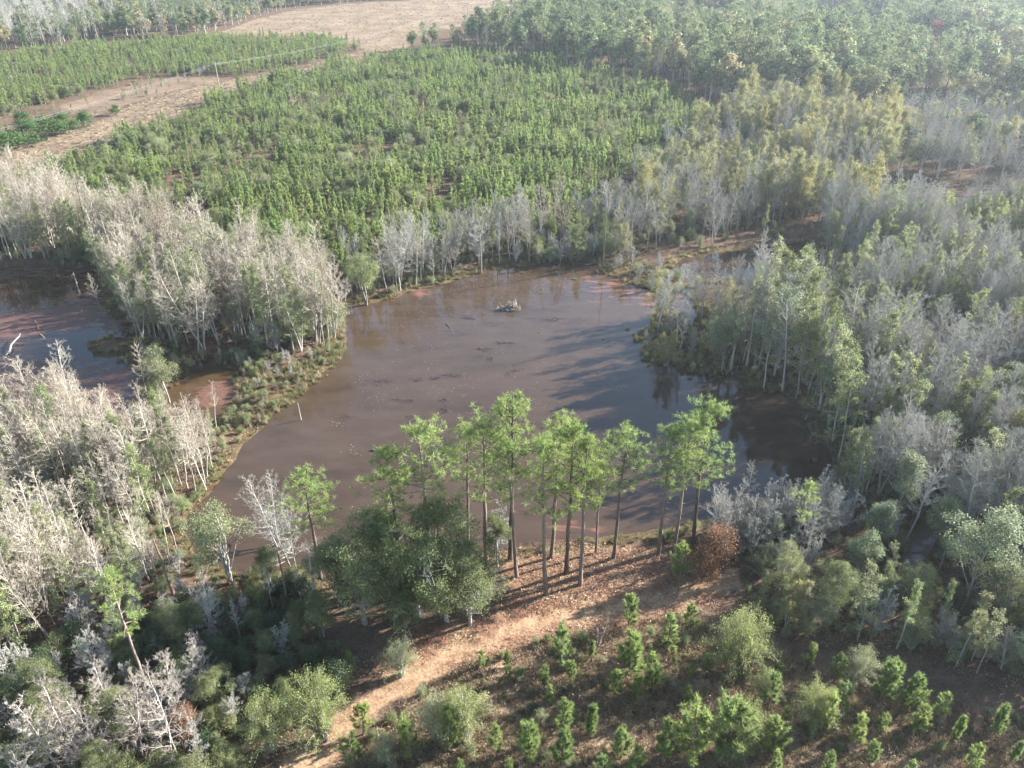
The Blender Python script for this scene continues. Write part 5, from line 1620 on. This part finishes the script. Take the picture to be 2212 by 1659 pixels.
# grass hummocks in the water
HUM = [(1370, 724, 'front hummock of the cluster off the right point'), (1385, 715, 'hummock at the left of the cluster off the right point'), (1392, 735, 'broad hummock against the right point'), (1406, 728, 'hummock behind the broad one at the right point'), (1355, 712, 'outlying hummock off the right point'),
       (1388, 778, 'low hummock below the right point'), (1400, 790, 'flat grassy hummock below the right point'), (1258, 715, 'lone tiny hummock in mid pond'), (1165, 718, 'pale tiny hummock in front of the lodge'), (1304, 733, 'tiny hummock between lodge and right point'), (1344, 736, 'tiny hummock left of the cluster'),
       (1243, 603, 'reddish hummock off the marsh'), (1130, 590, 'hummock off the far shore'), (1768, 958, 'orange brown hummock at the pond corner'), (1757, 995, 'lower orange brown hummock at the pond corner'), (1530, 850, 'hummock off the dead trunks'), (1490, 818, 'dark hummock left of the dead trunks'), (1424, 705, 'large hummock joining the marsh'), (1440, 792, 'hummock under the bare trees at the right point')]
hm = [gmesh(gen_tuft(860 + i, .55, .6, 110, .03), 'tussock', M['sedge']) for i in range(3)]
for i, (u, v, lab) in enumerate(HUM):
    x, y = P(u, v)
    o = link('grass_tussock', hm[i % 3], loc=(x, y, -.02))
    s = .5 if 'tiny' in lab else 1.0 + .5 * ('broad' in lab or 'large' in lab)
    o.scale = (s, s, s * .8)
    o.rotation_euler = (0, 0, i * 1.7)
    tag(o, lab, 'grass tussock', 'grass tussocks in the water')


# ------------------------------------------------------------------ power line
def box_mesh(name, sx, sy, sz, mat, bev=.02):
    import bmesh
    bm = bmesh.new()
    bmesh.ops.create_cube(bm, size=1)
    bmesh.ops.scale(bm, vec=(sx, sy, sz), verts=bm.verts)
    bmesh.ops.bevel(bm, geom=list(bm.edges), offset=bev, segments=1, affect='EDGES')
    m = bpy.data.meshes.new(name)
    bm.to_mesh(m)
    bm.free()
    m.materials.append(mat)
    return m


def tube_mesh(name, pts, rad, n, mat, cap=True):
    g = Geo()
    g.tube(pts, rad, n, cap=cap)
    V, F, _ = g.arrays()
    return mesh_np(name, V, F, [mat], smooth_shade=True)


P1, P2 = np.array(P(477, 206)), np.array(P(1011, 52))
ldir = (P2 - P1) / np.linalg.norm(P2 - P1)
P0 = P1 - ldir * 245
PH = 12.3
M['wire'] = bark('wire', [(.26, .26, .26), (.34, .34, .34)])
M['porcelain'] = bark('porcelain', [(.40, .36, .32), (.55, .52, .48)])
rings = [(0, .05), (.06, .11), (.12, .05), (.18, .10), (.24, .045), (.32, .03)]
m_pole = tube_mesh('pole', [(0, 0, -1), (0, 0, 4), (0, 0, 8), (0, 0, PH + .3)], [.22, .20, .175, .15], 8, M['pole_wood'])
m_arm = box_mesh('crossarm', 2.9, .12, .14, M['pole_wood'])
m_ins = tube_mesh('insulator', [(0, 0, a) for a, _ in rings], [b for _, b in rings], 8, M['porcelain'])
m_brace = tube_mesh('brace', [(0, 0, 0), (.9, 0, .75)], [.03, .03], 5, M['wire'])
ang = math.atan2(ldir[1], ldir[0]) + math.pi / 2
OFF = [-1.3, .55, 1.3]
for c, lab in ((P0, 'wooden power pole at the left end of the corridor'), (P1, 'wooden power pole standing in the tan corridor'), (P2, 'distant wooden power pole at the far end of the field')):
    gz_ = float(ground_z(c[0], c[1]))
    root = bpy.data.objects.new('utility_pole', None)
    COL.objects.link(root)
    root.location = (c[0], c[1], gz_)
    root.rotation_euler = (0, 0, ang)
    tag(root, lab, 'power pole', 'power poles of one line')
    link('pole', m_pole, root)
    link('crossarm', m_arm, root, (0, .19, PH - .35))
    for s in (1, -1):
        b = link('brace', m_brace, root, (0, .20, PH - 1.15))
        b.scale = (s, 1, 1)
    for q in OFF:
        link('insulator', m_ins, root, (q, .19, PH - .28))
ca, sa = math.cos(ang), math.sin(ang)
P3 = P2 + ldir * 250
for i, (q, lab) in enumerate(zip(OFF, ('left hand wire of the power line over the tan corridor', 'middle wire of the power line over the tan corridor', 'right hand wire of the power line over the tan corridor'))):
    g = Geo()
    for a, b in ((P0, P1), (P1, P2), (P2, P3)):
        t = np.linspace(0, 1, 40)
        xy = a[None] + (b - a)[None] * t[:, None] + np.array([ca * q - sa * .19, sa * q + ca * .19])[None]
        z = PH + .05 + .3 - 4 * 4.2 * t * (1 - t)
        g.tube(np.column_stack([xy, z]), np.full(40, .0125), 4)
    V, F, _ = g.arrays()
    o = link('power_line', mesh_np('power_line', V, F, [M['wire']], smooth_shade=True))
    tag(o, lab, 'power line', 'wires of one power line')
x, y = P(650, 139)
o = link('marker_post', tube_mesh('marker_post', [(0, 0, -.5), (0, 0, 2), (0, 0, 4.2)], [.16, .15, .13], 7, M['pine_bark']), loc=(x, y, float(ground_z(x, y))))
tag(o, 'short dark wooden post among the young pines beside the corridor', 'post')

# ------------------------------------------------------------------ the air
hz, nd, lk = new_mat('haze')
pv = nd.new('ShaderNodeVolumePrincipled')
pv.inputs['Color'].default_value = (.82, .91, 1, 1)
pv.inputs['Density'].default_value = .00014
pv.inputs['Anisotropy'].default_value = .6
ho = nd.new('ShaderNodeOutputMaterial')
lk.new(pv.outputs[0], ho.inputs['Volume'])
o = link('haze', box_mesh('haze', 5700, 3960, 84, hz, 0.5), loc=(0, 1640, 38))
o['kind'] = 'stuff'
o['label'] = 'thin pale haze hanging over the woods'
o['category'] = 'haze'
